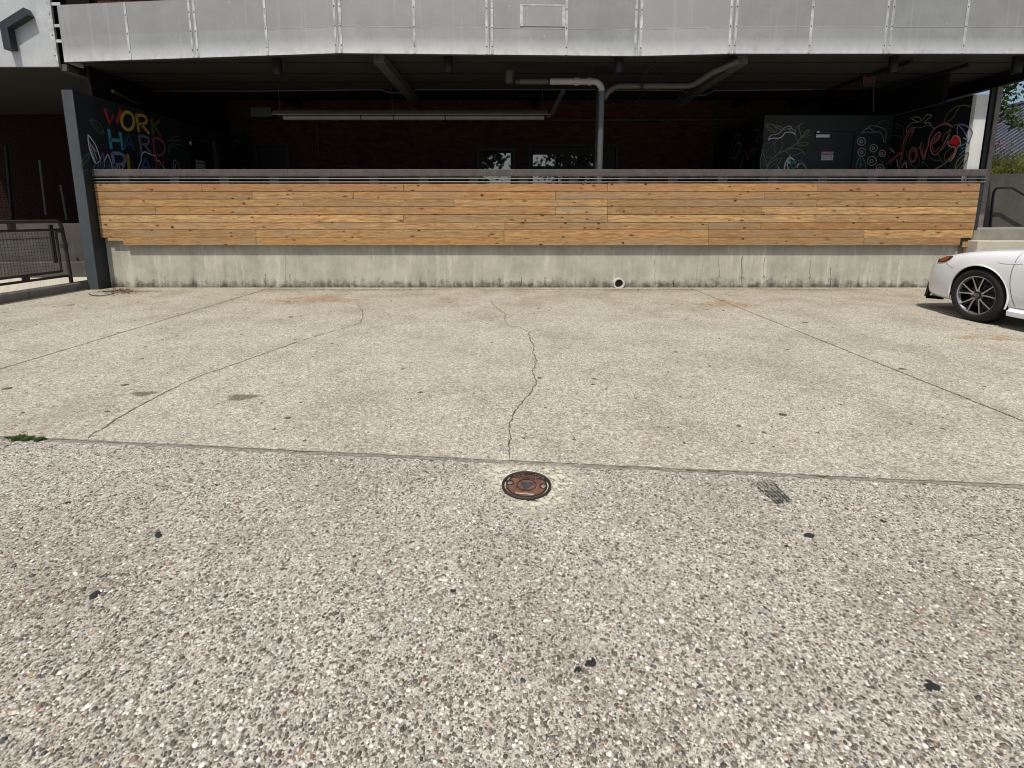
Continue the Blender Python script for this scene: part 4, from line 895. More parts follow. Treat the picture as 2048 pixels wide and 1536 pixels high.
hood = [Vector((0, YH - .17, zb_)), Vector((0, YH - .10, a.z)), Vector((0, YH + .10, a.z)), Vector((0, YH + .17, zb_)), Vector((0, YH + .15, zb_)), Vector((0, YH + .09, a.z - .012)), Vector((0, YH - .09, a.z - .012)), Vector((0, YH - .155, zb_))]
child(MB().prism([p + Vector((a.x, 0, 0)) for p in hood], (b.x - a.x, 0, 0)), 'reflector_hood', M['beam'], ht)
child(MB().box((a.x, YH - .178, zb_ - .004), (b.x, YH - .168, zb_ + .012)), 'hood_edge', M['pipe'], ht)
zt_ = onY(800, 235.5, YH).z; child(MB().tube([(a.x + .2, YH, zt_), (b.x - .08, YH, zt_)], .048, 12), 'burner_tube', M['pipe'], ht, smooth=True)
for x in (722, 787, 890, 1088): p = onY(x, 236, YH); child(MB().tube([(p.x, YH, zt_), (p.x + .02, YH, zt_)], .058, 12), 'tube_clamp', M['black'], ht)
c0 = onY(505, 216, YH); c1 = onY(548, 236, YH); child(MB().bev((c0.x, YH - .15, c1.z), (c1.x, YH + .15, c0.z), .01), 'burner_box', M['black'], ht)
child(MB().tube([onY(1093, 234, YH), onY(1106, 224, YH), onY(1113, 208, YH - .3), onY(1126, 184, YH - 1.0)], .05, 10), 'flexible_duct', M['pipe_d'], ht, smooth=True)
for x in (560, 785, 1085): p = onY(x, 222, YH); child(MB().tube([(p.x, YH, p.z), (p.x, YH, 3.96)], .006, 5), 'hanger', M['pipe_d'], ht)
# downlights
def downlight():
    t = thing('cylinder_downlight', 'x', 'lamp', (0, 0, 0), 0, 'cylinder downlights along the front of the soffit')
    ON[0] = False; mb = MB(); mb.lathe([(.0001, 0), (.072, 0), (.074, -.01), (.074, -.27), (.068, -.275), (.060, -.275), (.060, -.2), (.0001, -.2)], (0, 0, 0), (0, 0, 1), 20); mb.build('lamp_body', M['black'], t, smooth=True)
    mb = MB(); mb.lathe([(.0001, -.19), (.058, -.19)], (0, 0, 0), (0, 0, 1), 16); mb.build('lens', M['frame'], t)
    ON[0] = True; return t
def copy_thing(src, loc, label, rz=None):
    c = src.copy(); COL.objects.link(c); c.location = T(loc); c['label'] = label
    if rz is not None: c.rotation_euler = (0, 0, rz)
    def rec(s, d):
        for ch in list(s.children):
            k = ch.copy(); COL.objects.link(k); k.parent = d; rec(ch, k)
    rec(src, c); return c
dlp = downlight(); labs = ['black cylinder light above the left end of the long heater', 'black cylinder light above the middle of the long heater', 'black cylinder light just right of the white pipe elbow', 'black cylinder light beside the exit sign', 'black cylinder light nearest the patch of sky']
for i, (x, lab) in enumerate(zip((547, 897, 1238, 1788, 2036), labs)):
    p = onY(x, 120, 13.1); loc = (p.x, 13.1 if i != 0 else 13.3, 3.958)
    if i == 0: dlp.location = T(loc); dlp['label'] = lab
    else: copy_thing(dlp, loc, lab)
def spot():
    t = thing('spotlight', 'x', 'lamp', (0, 0, 0), 0, 'small spotlights under the inner ceiling')
    ON[0] = False; mb = MB(); mb.tube([(0, 0, 0), (0, 0, -.10)], .015, 6).bev((-.08, -.06, -.26), (.08, .09, -.10), .02); mb.build('housing', M['black'], t)
    mb = MB(); mb.lathe([(.0001, 0), (.05, .005), (.055, 0)], (0, -.065, -.19), (0, -1, 0), 16); mb.build('lens', M['pipe_g'], t); ON[0] = True; return t
sp = spot(); sl_ = ['small black spotlight above the left end of the heater', 'small black spotlight second from the left above the heater', 'small black spotlight above the middle of the heater hood', 'small black spotlight above the right half of the heater', 'small black spotlight left of the slanting right beam', 'small black spotlight right of the slanting right beam', 'small black spotlight over the leaf painting by the exit door', 'small black spotlight high over the painted birds']
for i, (x, lab) in enumerate(zip((585, 690, 838, 980, 1340, 1456, 1617, 1812), sl_)):
    p = onY(x, 192, 17.0); loc = (p.x, 17.0, 4.05)
    loc = (p.x, 17.0, 4.30)
    if i == 0: sp.location = T(loc); sp['label'] = lab
    else: copy_thing(sp, loc, lab)
ex = thing('exit_sign', 'small unlit red and black EXIT sign hanging under the right end of the soffit', 'sign', (7.5, 14.6, 3.8))
p = onY(1739, 163, 14.6); q = onY(1751, 147, 14.6)
child(MB().bev((q.x - .22, 14.6, p.z - .09), (q.x + .02, 14.66, q.z + .01), .006), 'housing', M['black'], ex)
child(MB().tube([(q.x - .1, 14.63, q.z), (q.x - .1, 14.63, 3.96)], .012, 6), 'stem', M['black'], ex)
text_mesh('EXIT', .13, Matrix.Translation((q.x - .10, 14.598, (p.z - .09 + q.z) / 2)) @ FR, M['p_exit'], 'lettering', ex, bold=.002)
# conduits
def conduit(label, pts, r=.012, mat='pipe_d', name='conduit'):
    t = thing(name, label, 'conduit', pts[0]); child(MB().tube(pts, r, 8), 'conduit_run', M[mat], t, smooth=True); return t
yy = 16.36
conduit('thin grey conduit running the full width along the inner edge of the soffit', [onY(x, y, yy) for x, y in ((180, 182), (520, 182), (760, 179), (775, 184), (800, 186), (820, 184), (835, 179), (1190, 179), (1240, 180), (1365, 181), (1385, 190), (1410, 190), (1428, 181), (1620, 179), (1700, 176), (1950, 169))], .014, 'pipe_g')
conduit('grey conduit along the brick wall above the wide window', [onY(x, y, 19.9) for x, y in ((1105, 240), (1500, 239))], .03)
conduit('thin wire line under the wall conduit above the wide window', [onY(x, y, 19.9) for x, y in ((1000, 248), (1530, 247))], .012)
conduit('upright grey conduit on the brick wall under the heater', [onY(635, 250, 19.9), onY(637, 308, 19.9)], .02, 'pipe_g')
conduit('slanting dark conduit at the far left of the deck ceiling', [onY(225, 182, 14.2), onY(260, 200, 15.2), onY(345, 238, 17.6)], .03, 'pipe_d')
conduit('long dark conduit slanting back over the exit door', [Vector((6.9, 13.2, 3.90)), Vector((6.75, 18.4, 3.98))], .035, 'black')
conduit('dark conduit slanting back over the love mural', [Vector((7.9, 13.2, 3.85)), Vector((7.75, 19.0, 3.95))], .035, 'black')
conduit('short upright conduit over the painted birds', [onY(1747, 178, 16.3), onY(1747, 224, 16.3)], .014, 'pipe_g')
conduit('loose dark cable drooping from the fascia right of the white pipe', [onY(1268, 120, 12.95), onY(1308, 122, 13.0), onY(1312, 126, 13.2), onY(1290, 145, 13.4), onY(1281, 168, 13.6), onY(1278, 180, 13.7)], .008, 'black', 'cable')
conduit('thin stay rod slanting down right of the white pipe', [onY(1322, 155, 14.0), onY(1250, 222, 17.0)], .009, 'pipe_d', 'rod')
# right canopy post
po = thing('steel_post', 'rust brown steel channel post between the white wall end and the roofs beyond', 'post', (9.4, 14.6, ZD))
YS = 14.6
xl_ = onY(1983, 175, YS).x; xr_ = onY(2003, 175, YS).x; xm = onY(1993, 175, YS).x
child(MB().bev((xm, YS - .06, ZD), (xr_, YS - .03, 3.715), .002).box((xm + .04, YS - .03, ZD), (xm + .06, YS + .1, 3.715)).bev((xm - .02, YS + .1, ZD), (xr_, YS + .13, 3.715), .002), 'channel', M['postp'], po)
child(MB().bev((xl_ + .005, YS - .02, ZD), (xm - .003, YS + .05, 3.715), .003), 'back_plate', M['black'], po)
a = onY(1965, 370, 13.12); b = onY(1948, 455, 13.12)
child(MB().bev((8.412, 13.24, ZD), (8.48, 13.30, z0 - .01), .003), 'stub_post', M['slate'], po)
# ================================================================ RIGHT SIDE: slab, steps, wall, handrail, planting, roof
ld = thing('concrete_landing', 'grey concrete landing and step at the right end of the timber boards', 'steps', (10, 13.5, 0))
zl = onY(1990, 457, 13.36).z; zs = onY(1990, 481, 13.2).z
child(MB().bev((onY(1912, 500, 13.36).x + .003, 13.36, -.03), (14, 18.0, zl), .01), 'upper_slab', M['conc_mid'], ld)
child(MB().bev((onY(1945, 487, 13.1).x, 12.95, -.03), (14, 13.355, zs), .01), 'step', M['conc_light'], ld)
cw = thing('planter_wall', 'grey concrete planter wall with a shrub on top at the right edge', 'wall', (11, 15.4, 1))
YC = 15.3; zt0 = onY(2010, 350, YC).z
child(MB().prism([Vector((8.5, YC, zl)), Vector((14, YC, zl)), Vector((14, YC, zt0 + .12)), Vector((8.5, YC, zt0 - .02))], (0, .25, 0)), 'wall_face', M['conc_dark'], cw)
child(MB().box((8.5, YC + .25, zl), (14, 18, zt0 - .12)), 'soil', M['dirt'], cw)
hr = thing('handrail', 'thin black pipe handrail bent down to the right in front of the planter wall', 'handrail', (10, 14.9, zl))
YQ = 14.9; child(MB().tube([onY(1980, 456, YQ), onY(1986, 395, YQ), onY(1988, 383, YQ), onY(1993, 377, YQ), onY(2002, 376, YQ), onY(2018, 375.5, YQ), onY(2025, 376, YQ), onY(2050, 391, YQ), onY(2100, 420, YQ)], .022, 10), 'rail', M['black'], hr, smooth=True)
# metal roofed building beyond
bl = thing('metal_roofed_building', 'distant building with a blue grey standing seam metal roof at the right edge', 'building', (24, 40, 0))
RX, RZ, RY0, RY1 = 27.0, 7.05, 30.0, 62.0; PT = .68
M['roofm'] = paint('blue_grey_roof_sheet', (.15, .17, .21), .5, .12, 1.5, .3); M['rib'] = paint('roof_seam', (.055, .06, .08), .5, .1, 3, .3)
rx0 = RX - 9.5; sl0 = MB().prism([Vector((rx0, RY0, RZ - PT * (RX - rx0))), Vector((RX, RY0, RZ)), Vector((RX, RY1, RZ)), Vector((rx0, RY1, RZ - PT * (RX - rx0)))], (0, 0, -.15)); child(sl0, 'roof', M['roofm'], bl)
child(MB().prism([Vector((RX, RY0, RZ)), Vector((RX + 12, RY0, RZ - 5)), Vector((RX + 12, RY1, RZ - 5)), Vector((RX, RY1, RZ))], (0, 0, -.15)), 'roof', M['roofm'], bl)
y = RY0
while y < RY1:
    child(MB().prism([Vector((rx0, y, RZ - PT * (RX - rx0) + .003)), Vector((RX, y, RZ + .003)), Vector((RX, y + .10, RZ + .003)), Vector((rx0, y + .10, RZ - PT * (RX - rx0) + .003))], (0, 0, .08)), 'roof_seam', M['rib'], bl); y += .46
child(MB().box((rx0 + .5, RY0 + .4, 0), (RX + 10, RY1 - .4, .4)).box((rx0 + 1, RY0 + .5, .4), (RX + 9, RY0 + .7, 1)), 'wall', M['conc_dark'], bl)
child(MB().bev((RX - .15, RY0, RZ + .02), (RX + .15, RY1, RZ + .14), .02), 'ridge_cap', M['roofm'], bl)
# ================================================================ LEFT SIDE: kerb, walls, fence, back
kb = structure('kerb')
MB().bev((-7.96, 5.0, -.03), (-7.80, 12.94, .14), .02).build('kerb_edge', M['conc_mid'], kb)
MB().box((-14, 5.0, -.03), (-7.963, 20, .137)).build('walkway', M['conc_light'], kb)
lo = thing('low_wall', 'low grey concrete wall behind the mesh fence at the left edge', 'wall', (-10, 14, .14))
child(MB().prism([Vector((-14, 13.1, .137)), Vector((-7.95, 14.1, .137)), Vector((-7.95, 14.6, .137)), Vector((-14, 13.6, .137))], (0, 0, .28)), 'wall_block', M['conc_dark'], lo)  # shade on this wall is put into the darker concrete colour
l2 = thing('back_wall', 'higher dark concrete wall beyond the low wall at the left', 'wall', (-10, 15, .4))
child(MB().prism([Vector((-14, 13.7, .3)), Vector((-7.75, 14.7, .3)), Vector((-7.75, 14.9, .3)), Vector((-14, 13.9, .3))], (0, 0, .86)), 'wall_block', M['conc_dark'], l2)  # same dark concrete, its colour carries the shade of the recess
p = onY(114, 500, 14.1); child(MB().bev((p.x - .02, 13.95, .42), (p.x + .02, 14.05, 1.14), .004), 'dark_post', M['black'], l2)
bl2 = thing('left_brick_wall', 'shadowed brick wall with pipes far behind the fence at the left edge', 'wall', (-11, 19.8, 0))
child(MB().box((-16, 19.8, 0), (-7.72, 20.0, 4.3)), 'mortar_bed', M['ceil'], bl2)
mb = MB()
for zi in range(58):
    z = .15 + zi * .067; xo = -14.6 + (.1015 if zi % 2 else 0)
    while xo < -11.2: mb.add([v + Vector((xo, 19.788 + random.uniform(-.004, .003), z)) for v in bv], bf); xo += .203
o = child(mb, 'bricks', M['brick_dark'], bl2, recalc=False); o['kind'] = 'stuff'
child(MB().box((-11.1, 19.6, .14), (-7.72, 19.79, 3.4)), 'dark_doors', M['chalk'], bl2)
for x, y0_, y1_, m in ((88, 320, 430, 'pipe_d'), (20, 290, 445, 'chalk'), (130, 370, 440, 'pipe_d')): child(MB().tube([onY(x - 8, y0_, 19.3), onY(x + 5, y1_, 19.3)], .035, 8), 'wall_pipe', M[m], bl2)
# fence along the kerb, running towards the camera
XF = -7.90
fn = thing('mesh_fence', 'dark rusty pipe and wire mesh fence along the kerb at the left edge', 'fence', (XF, 9.5, .14))
ya, yb_ = 6.0, 12.75
zt = onX(100, 443, XF).z; H1 = zt
child(MB().tube([(XF, ya, H1), (XF, yb_ - .12, H1), (XF, yb_ - .04, H1 - .02), (XF, yb_, H1 - .10), (XF, yb_ + .02, H1 - .3), (XF, yb_ + .06, .12)], .030, 12), 'top_rail', M['fence'], fn, smooth=True)
child(MB().tube([(XF, ya, H1 - .14), (XF, yb_ - .05, H1 - .14)], .022, 8), 'rail', M['fence'], fn, smooth=True)
child(MB().tube([(XF, ya, .27), (XF, yb_ + .03, .27)], .022, 8), 'rail', M['fence'], fn, smooth=True)
zm0, zm1 = .37, H1 - .17
child(MB().bev((XF - .018, ya, zm0 - .03), (XF + .018, yb_ - .16, zm0 + .01), .003).bev((XF - .015, yb_ - .20, zm0), (XF + .015, yb_ - .16, zm1), .003), 'mesh_frame', M['fence'], fn)
child(MB().tube([(XF - .01, ya, zm1 - .10), (XF - .01, yb_ - .2, zm1 - .10)], .010, 6), 'inner_rail', M['fence'], fn)
mb = MB(); y = ya
while y < yb_ - .2: mb.box((XF - .0018, y, zm0), (XF + .0018, y + .0055, zm1)); y += .077
z = zm0
while z < zm1: mb.box((XF - .0016, ya, z), (XF + .0016, yb_ - .2, z + .0034)); z += .05
o = child(mb, 'wire_mesh', M['fence'], fn, recalc=False); o['kind'] = 'stuff'
for yp in (7.2, 9.4, 11.55):
    child(MB().bev((XF - .025, yp, .275), (XF + .025, yp + .14, zm0 - .031), .003), 'spacer', M['fence'], fn)
    child(MB().bev((XF - .025, yp - .15, H1 - .13), (XF + .025, yp, H1 - .02), .003), 'spacer', M['fence'], fn)
for yp in (8.3, 10.6): child(MB().tube([(XF, yp, .13), (XF, yp, .27)], .02, 8), 'foot', M['fence'], fn)
child(MB().bev((XF - .05, yb_ - .05, .75), (XF + .05, yb_ + .03, .83), .005).bev((XF - .05, yb_ - .15, zm1 - .02), (XF + .03, yb_ - .05, zm1 + .05), .005), 'latch', M['fence'], fn)
# ================================================================ CAR
t = NT('white_car_paint'); t.b.inputs['Coat Weight'].default_value = .8; t.b.inputs['Coat Roughness'].default_value = .04
cn = t.noise(t.co(), 3, 4); M['car'] = t.out(t.mix(t.rng(cn, .3, .7), (.80, .815, .83), (.77, .785, .80)), .32, 0, None, spec=.5)
M['trim'] = solid('black_plastic_trim', (.012, .012, .013), .45); M['tyre'] = paint('tyre_rubber', (.020, .019, .018), .85, .25, 30, 0, .25)
M['alloy'] = paint('machined_alloy', (.50, .50, .51), .30, .06, 12, .85); M['alloy_d'] = paint('black_alloy', (.012, .012, .014), .35, .1, 8, .3)
M['disc'] = paint('brake_disc', (.10, .10, .11), .4, .15, 8, .8); M['seam'] = solid('panel_gap', (.015, .015, .016), .8); M['lamp'] = glass('headlamp_glass', (.02, .02, .022), 1.5)
M['amber'] = solid('amber_reflector', (.22, .045, .015), .3); M['liner'] = solid('wheel_arch_liner', (.006, .006, .007), .9)
PHI = R(1.5); nv = Vector((-math.sin(PHI), math.cos(PHI), 0)); rv = Vector((math.cos(PHI), math.sin(PHI), 0))
hub = T(onZ(1944, 642.5)); ON[0] = False; C0 = Vector((hub.x, hub.y, 0)) + rv * .89
car = thing('parked_car', 'white four door car cut off by the right edge, front wheel with ten silver spokes', 'car', C0, math.atan2(nv.y, nv.x))
CM = wmat(car); CI = CM.inverted()
def itp(s, T): return float(np.interp(s, [p[0] for p in T], [p[1] for p in T]))
TW = [(0, .50), (.03, .60), (.08, .685), (.16, .765), (.3, .825), (.5, .870), (.75, .900), (1.0, .912), (1.4, .905), (1.8, .900), (2.6, .905), (3.4, .910), (4.0, .905), (4.4, .86), (4.7, .78), (4.85, .66), (4.88, .55)]
TB = [(0, .24), (.06, .19), (.3, .175), (.9, .16), (1.6, .17), (3.6, .18), (4.4, .24), (4.88, .32)]
TC = [(0, .60), (.03, .66), (.08, .72), (.2, .785), (.4, .845), (.7, .90), (1.0, .94), (1.35, .975), (1.65, 1.005), (3.9, 1.05), (4.5, 1.07), (4.8, 1.04), (4.88, .98)]
TS = [(0, .56), (.03, .63), (.08, .68), (.2, .745), (.4, .80), (.7, .865), (1.0, .905), (1.35, .93), (1.65, .94), (2.5, .965), (3.6, 1.0), (4.3, 1.01), (4.8, .98), (4.88, .93)]
sec = [(0, None), (.62, None), (.90, .0), (.965, .10), (.988, .24), (.998, .42), (1.0, .60), (.992, .78), (.965, .90), (.925, .97), (.86, 1.0)]
S_ = [0, .015, .04, .08, .13, .2, .28, .36, .45, .55, .65, .75, .85, .95, 1.05, 1.15, 1.25, 1.35, 1.45, 1.55, 1.65, 1.8, 2.0, 2.3, 2.6, 2.9, 3.2, 3.4, 3.55, 3.7, 3.85, 4.0, 4.15, 4.3, 4.45, 4.6, 4.72, 4.8, 4.85, 4.88]
HX = .965                                              # station of the front axle
def half(s):
    w, zb, zs, zc = itp(s, TW), itp(s, TB), itp(s, TS), itp(s, TC); L = []
    for f, h in sec:
        z = zb if h is None else (zb + .02) + h * (zs - zb - .02)
        ww = w * f
        if h is not None and s < .3:                   # nose tucks in at the top, chin juts
            ww -= (.3 - s) * .18 * max(0, h - .55) * w
        L.append((ww, z))
    for f, k in ((.70, .45), (.45, .78), (.2, .95)): L.append((w * f, zs + (zc - zs) * k + .004))
    L.append((0, zc)); return L
mb = MB(); rows_ = []
for s in S_:
    L = half(s); ring = [(HX - s, y, z) for y, z in L] + [(HX - s, -y, z) for y, z in L[-2:0:-1]]; rows_.append(len(mb.v)); mb.v += ring; K = len(ring)
for a, b in zip(rows_, rows_[1:]):
    for k in range(K): mb.f.append((a + k, a + (k + 1) % K, b + (k + 1) % K, b + k)); mb.m.append(0)
mb.f.append(tuple(rows_[0] + k for k in range(K))); mb.m.append(0); mb.f.append(tuple(rows_[-1] + k for k in range(K - 1, -1, -1))); mb.m.append(0)
body = mb.build('body', [M['car'], M['liner']], car, smooth='full')
def modbake(o, mods):
    for typ, kw in mods:
        m = o.modifiers.new('m', typ)
        for k, v in kw.items(): setattr(m, k, v)
    dg = bpy.context.evaluated_depsgraph_get(); me = bpy.data.meshes.new_from_object(o.evaluated_get(dg)); o.modifiers.clear(); o.data = me; return o
modbake(body, [('SUBSURF', {'levels': 1, 'render_levels': 1})])
cut_ = MB(); RA = .375
for hx in (0, -2.825):
    for sy in (1, -1):
        cut_.lathe([(.0001, 0), (RA, 0), (RA, .42), (.0001, .42)], (hx, sy * .56, .345), (0, sy, 0), 48)
cut = cut_.build('cutter', [M['liner']]); cut.parent = car
modbake(body, [('BOOLEAN', {'operation': 'DIFFERENCE', 'object': cut, 'solver': 'EXACT', 'material_mode': 'TRANSFER'})])
bpy.data.objects.remove(cut); body.data.shade_smooth(); body.data.set_sharp_from_angle(angle=R(32))
bmv = bmesh.new(); bmv.from_mesh(body.data); BV = BVHTree.FromBMesh(bmv); bmv.free()
def oncar(x, y, off=.003):
    o = CI @ Vector((0, 0, 1.33)); r_ = ray(x, y); d = (CI.to_3x3() @ Vector((r_.x * KX, r_.y * KY, r_.z * KZ))).normalized(); h, n, i, dd = BV.ray_cast(o, d)
    if h is None: return None
    return h + n * off, n
def crop(cx, cy): return 1748 + cx / 6.827, 440 + cy / 6.827
def seamline(name, pts, w, mat, off=.0015, parent=car, k=8):
    L = smooth_line([(p[0], p[1], 0) for p in pts], k); H = [oncar(*crop(p.x, p.y), off) for p in L]; H = [h for h in H if h]
    mb = MB()
    for (a, na), (b, nb) in zip(H, H[1:]):
        if (a - b).length > .2: continue
        t_ = (b - a).normalized(); qa = t_.cross(na).normalized() * w / 2; qb = t_.cross(nb).normalized() * w / 2
        mb.add([a - qa, a + qa, b + qb, b - qb], [(0, 1, 2, 3)])
    if mb.v: return mb.build(name, mat, parent)
def patch(name, poly, mat, off=.006, parent=car):
    """lens or trim lying on the body: triangulated polygon in photo columns cast onto the bodywork"""
    bm = bmesh.new(); vs = [bm.verts.new((x, y, 0)) for x, y in poly]; f = bm.faces.new(vs); bmesh.ops.triangulate(bm, faces=[f]); bmesh.ops.subdivide_edges(bm, edges=bm.edges[:], cuts=3, use_grid_fill=True); bmesh.ops.triangulate(bm, faces=bm.faces[:])
    ok = {}
    for v in bm.verts:
        h = oncar(*crop(v.co.x, v.co.y), off)
        if h: v.co = h[0]; ok[v] = 1
    bmesh.ops.delete(bm, geom=[v for v in bm.verts if v not in ok], context='VERTS')
    me = bpy.data.meshes.new(name); bm.to_mesh(me); bm.free(); me.materials.append(mat); me.shade_smooth(); o = bpy.data.objects.new(name, me); COL.objects.link(o); o.parent = parent; return o
hl = patch('headlight', [(872, 578), (885, 545), (915, 508), (970, 492), (1095, 494), (1070, 520), (1035, 548), (985, 570), (930, 582)], M['lamp'], .007); hl['label'] = 'dark smoked headlight with amber corner'
patch('amber_reflector', [(915, 570), (925, 530), (970, 512), (1050, 510), (1010, 545), (960, 568)], M['amber'], .011, hl)
seamline('panel_gap', [(2046, 445), (1990, 490), (1945, 550), (1915, 620), (1885, 690), (1865, 780), (1858, 880), (1868, 990), (1890, 1090), (1925, 1190)], .006, M['seam'])
seamline('panel_gap', [(1115, 490), (1200, 440), (1330, 405), (1560, 400), (1700, 380), (1820, 350)], .005, M['seam'])
seamline('panel_gap', [(985, 572), (1010, 610), (1050, 640), (1085, 660)], .004, M['seam'])
seamline('body_crease', [(1700, 572), (1800, 590), (1900, 595), (2046, 592)], .014, M['car'], .004)
# arch lip, side sill, front lip
mb = MB(); pts = []
for k in range(0, 41):
    a = math.pi * (-.10 + 1.20 * k / 40); x = RA * math.cos(a); z = .345 + RA * math.sin(a)
    s = HX - x; w = itp(s, TW); pts.append((x, w * .994 - .006 + .006 * math.sin(max(0, a)), z))
mb.tube(pts, .010, 6); mb.build('arch_lip', M['car'], car, smooth=True)
for sy in (1, -1):
    sk = []; mb = MB()
    for k in range(13):
        s = HX + RA + .02 + (2.825 - 2 * RA - .04) * k / 12; w = itp(s, TW) * .985; x = HX - s; sk.append([(x, sy * (w - .06), .14), (x, sy * (w + .015), .16), (x, sy * (w + .02), .215), (x, sy * (w - .02), .25)])
    for r_ in sk: mb.v += r_
    for i in range(12):
        for j in range(4): mb.f.append((i * 4 + j, i * 4 + (j + 1) % 4, i * 4 + 4 + (j + 1) % 4, i * 4 + 4 + j)); mb.m.append(0)
    mb.f += [(0, 1, 2, 3), (48, 49, 50, 51)]; mb.m += [0, 0]; mb.build('side_sill', M['car'], car)
lip = []
for s, ex_ in ((-.02, 0), (-.018, .01), (-.005, .015), (.03, .02), (.08, .015), (.12, .005)):
    w = itp(max(s, 0), TW) + ex_; lip.append((HX - s, w))
mb = MB(); full = [(x, -y) for x, y in lip[::-1]] + [(HX + .06, -.25), (HX + .06, .25)] + lip
for (x0, y0_), (x1, y1_) in zip(full, full[1:]):
    i = len(mb.v); mb.v += [(x0, y0_, .15), (x1, y1_, .15), (x1, y1_, .185), (x0, y0_, .185), (x0 - .12, y0_ * .8, .15), (x1 - .12, y1_ * .8, .15), (x1 - .12, y1_ * .8, .185), (x0 - .12, y0_ * .8, .185)]
    mb.f += [(i, i + 1, i + 2, i + 3), (i, i + 1, i + 5, i + 4), (i + 3, i + 2, i + 6, i + 7), (i + 4, i + 5, i + 6, i + 7)]; mb.m += [0] * 4
mb.build('front_lip', M['trim'], car)
# corner intake trim (black vertical blade) and grille
for sy in (1, -1):
    pts = [(HX - .01, sy * .60, .46), (HX + .008, sy * .60, .40), (HX + .012, sy * .61, .30), (HX + .0, sy * .64, .20), (HX - .05, sy * .70, .17), (HX - .05, sy * .66, .20), (HX - .03, sy * .58, .30), (HX - .03, sy * .57, .42)]
    mb = MB(); mb.prism([Vector(p) for p in pts], (-.006, -sy * .05, 0)); mb.build('corner_trim', M['trim'], car)
mb = MB(); mb.bev((HX - .02, -.50, .24), (HX + .012, .50, .44), .01); gr = mb.build('grille', M['trim'], car)
for z in (.28, .32, .36, .40): MB().bev((HX + .012, -.48, z), (HX + .02, .48, z + .012), .002).build('grille_bar', M['alloy_d'], gr)
# greenhouse
GH = [(1.55, .70, 1.0, .99), (1.75, .70, 1.10, 1.0), (2.1, .64, 1.30, 1.02), (2.45, .60, 1.42, 1.02), (3.0, .58, 1.445, 1.03), (3.5, .58, 1.42, 1.03), (3.9, .62, 1.30, 1.04), (4.3, .68, 1.12, 1.05)]
mb = MB()
for s, wt, zt_, zb_ in GH:
    wb = itp(s, TW) * .90; x = HX - s; mb.v += [(x, wb, zb_ - .08), (x, wt, zt_ - .05), (x, wt * .85, zt_), (x, 0, zt_ + .01), (x, -wt * .85, zt_), (x, -wt, zt_ - .05), (x, -wb, zb_ - .08)]
for i in range(len(GH) - 1):
    for j in range(6):
        mb.f.append((i * 7 + j, i * 7 + j + 1, i * 7 + 8 + j, i * 7 + 7 + j)); mb.m.append(0 if (j in (1, 2, 3, 4) and 2 < i < 5) else 1)
mb.build('cabin', [M['car'], M['carglass']], car, smooth=True)
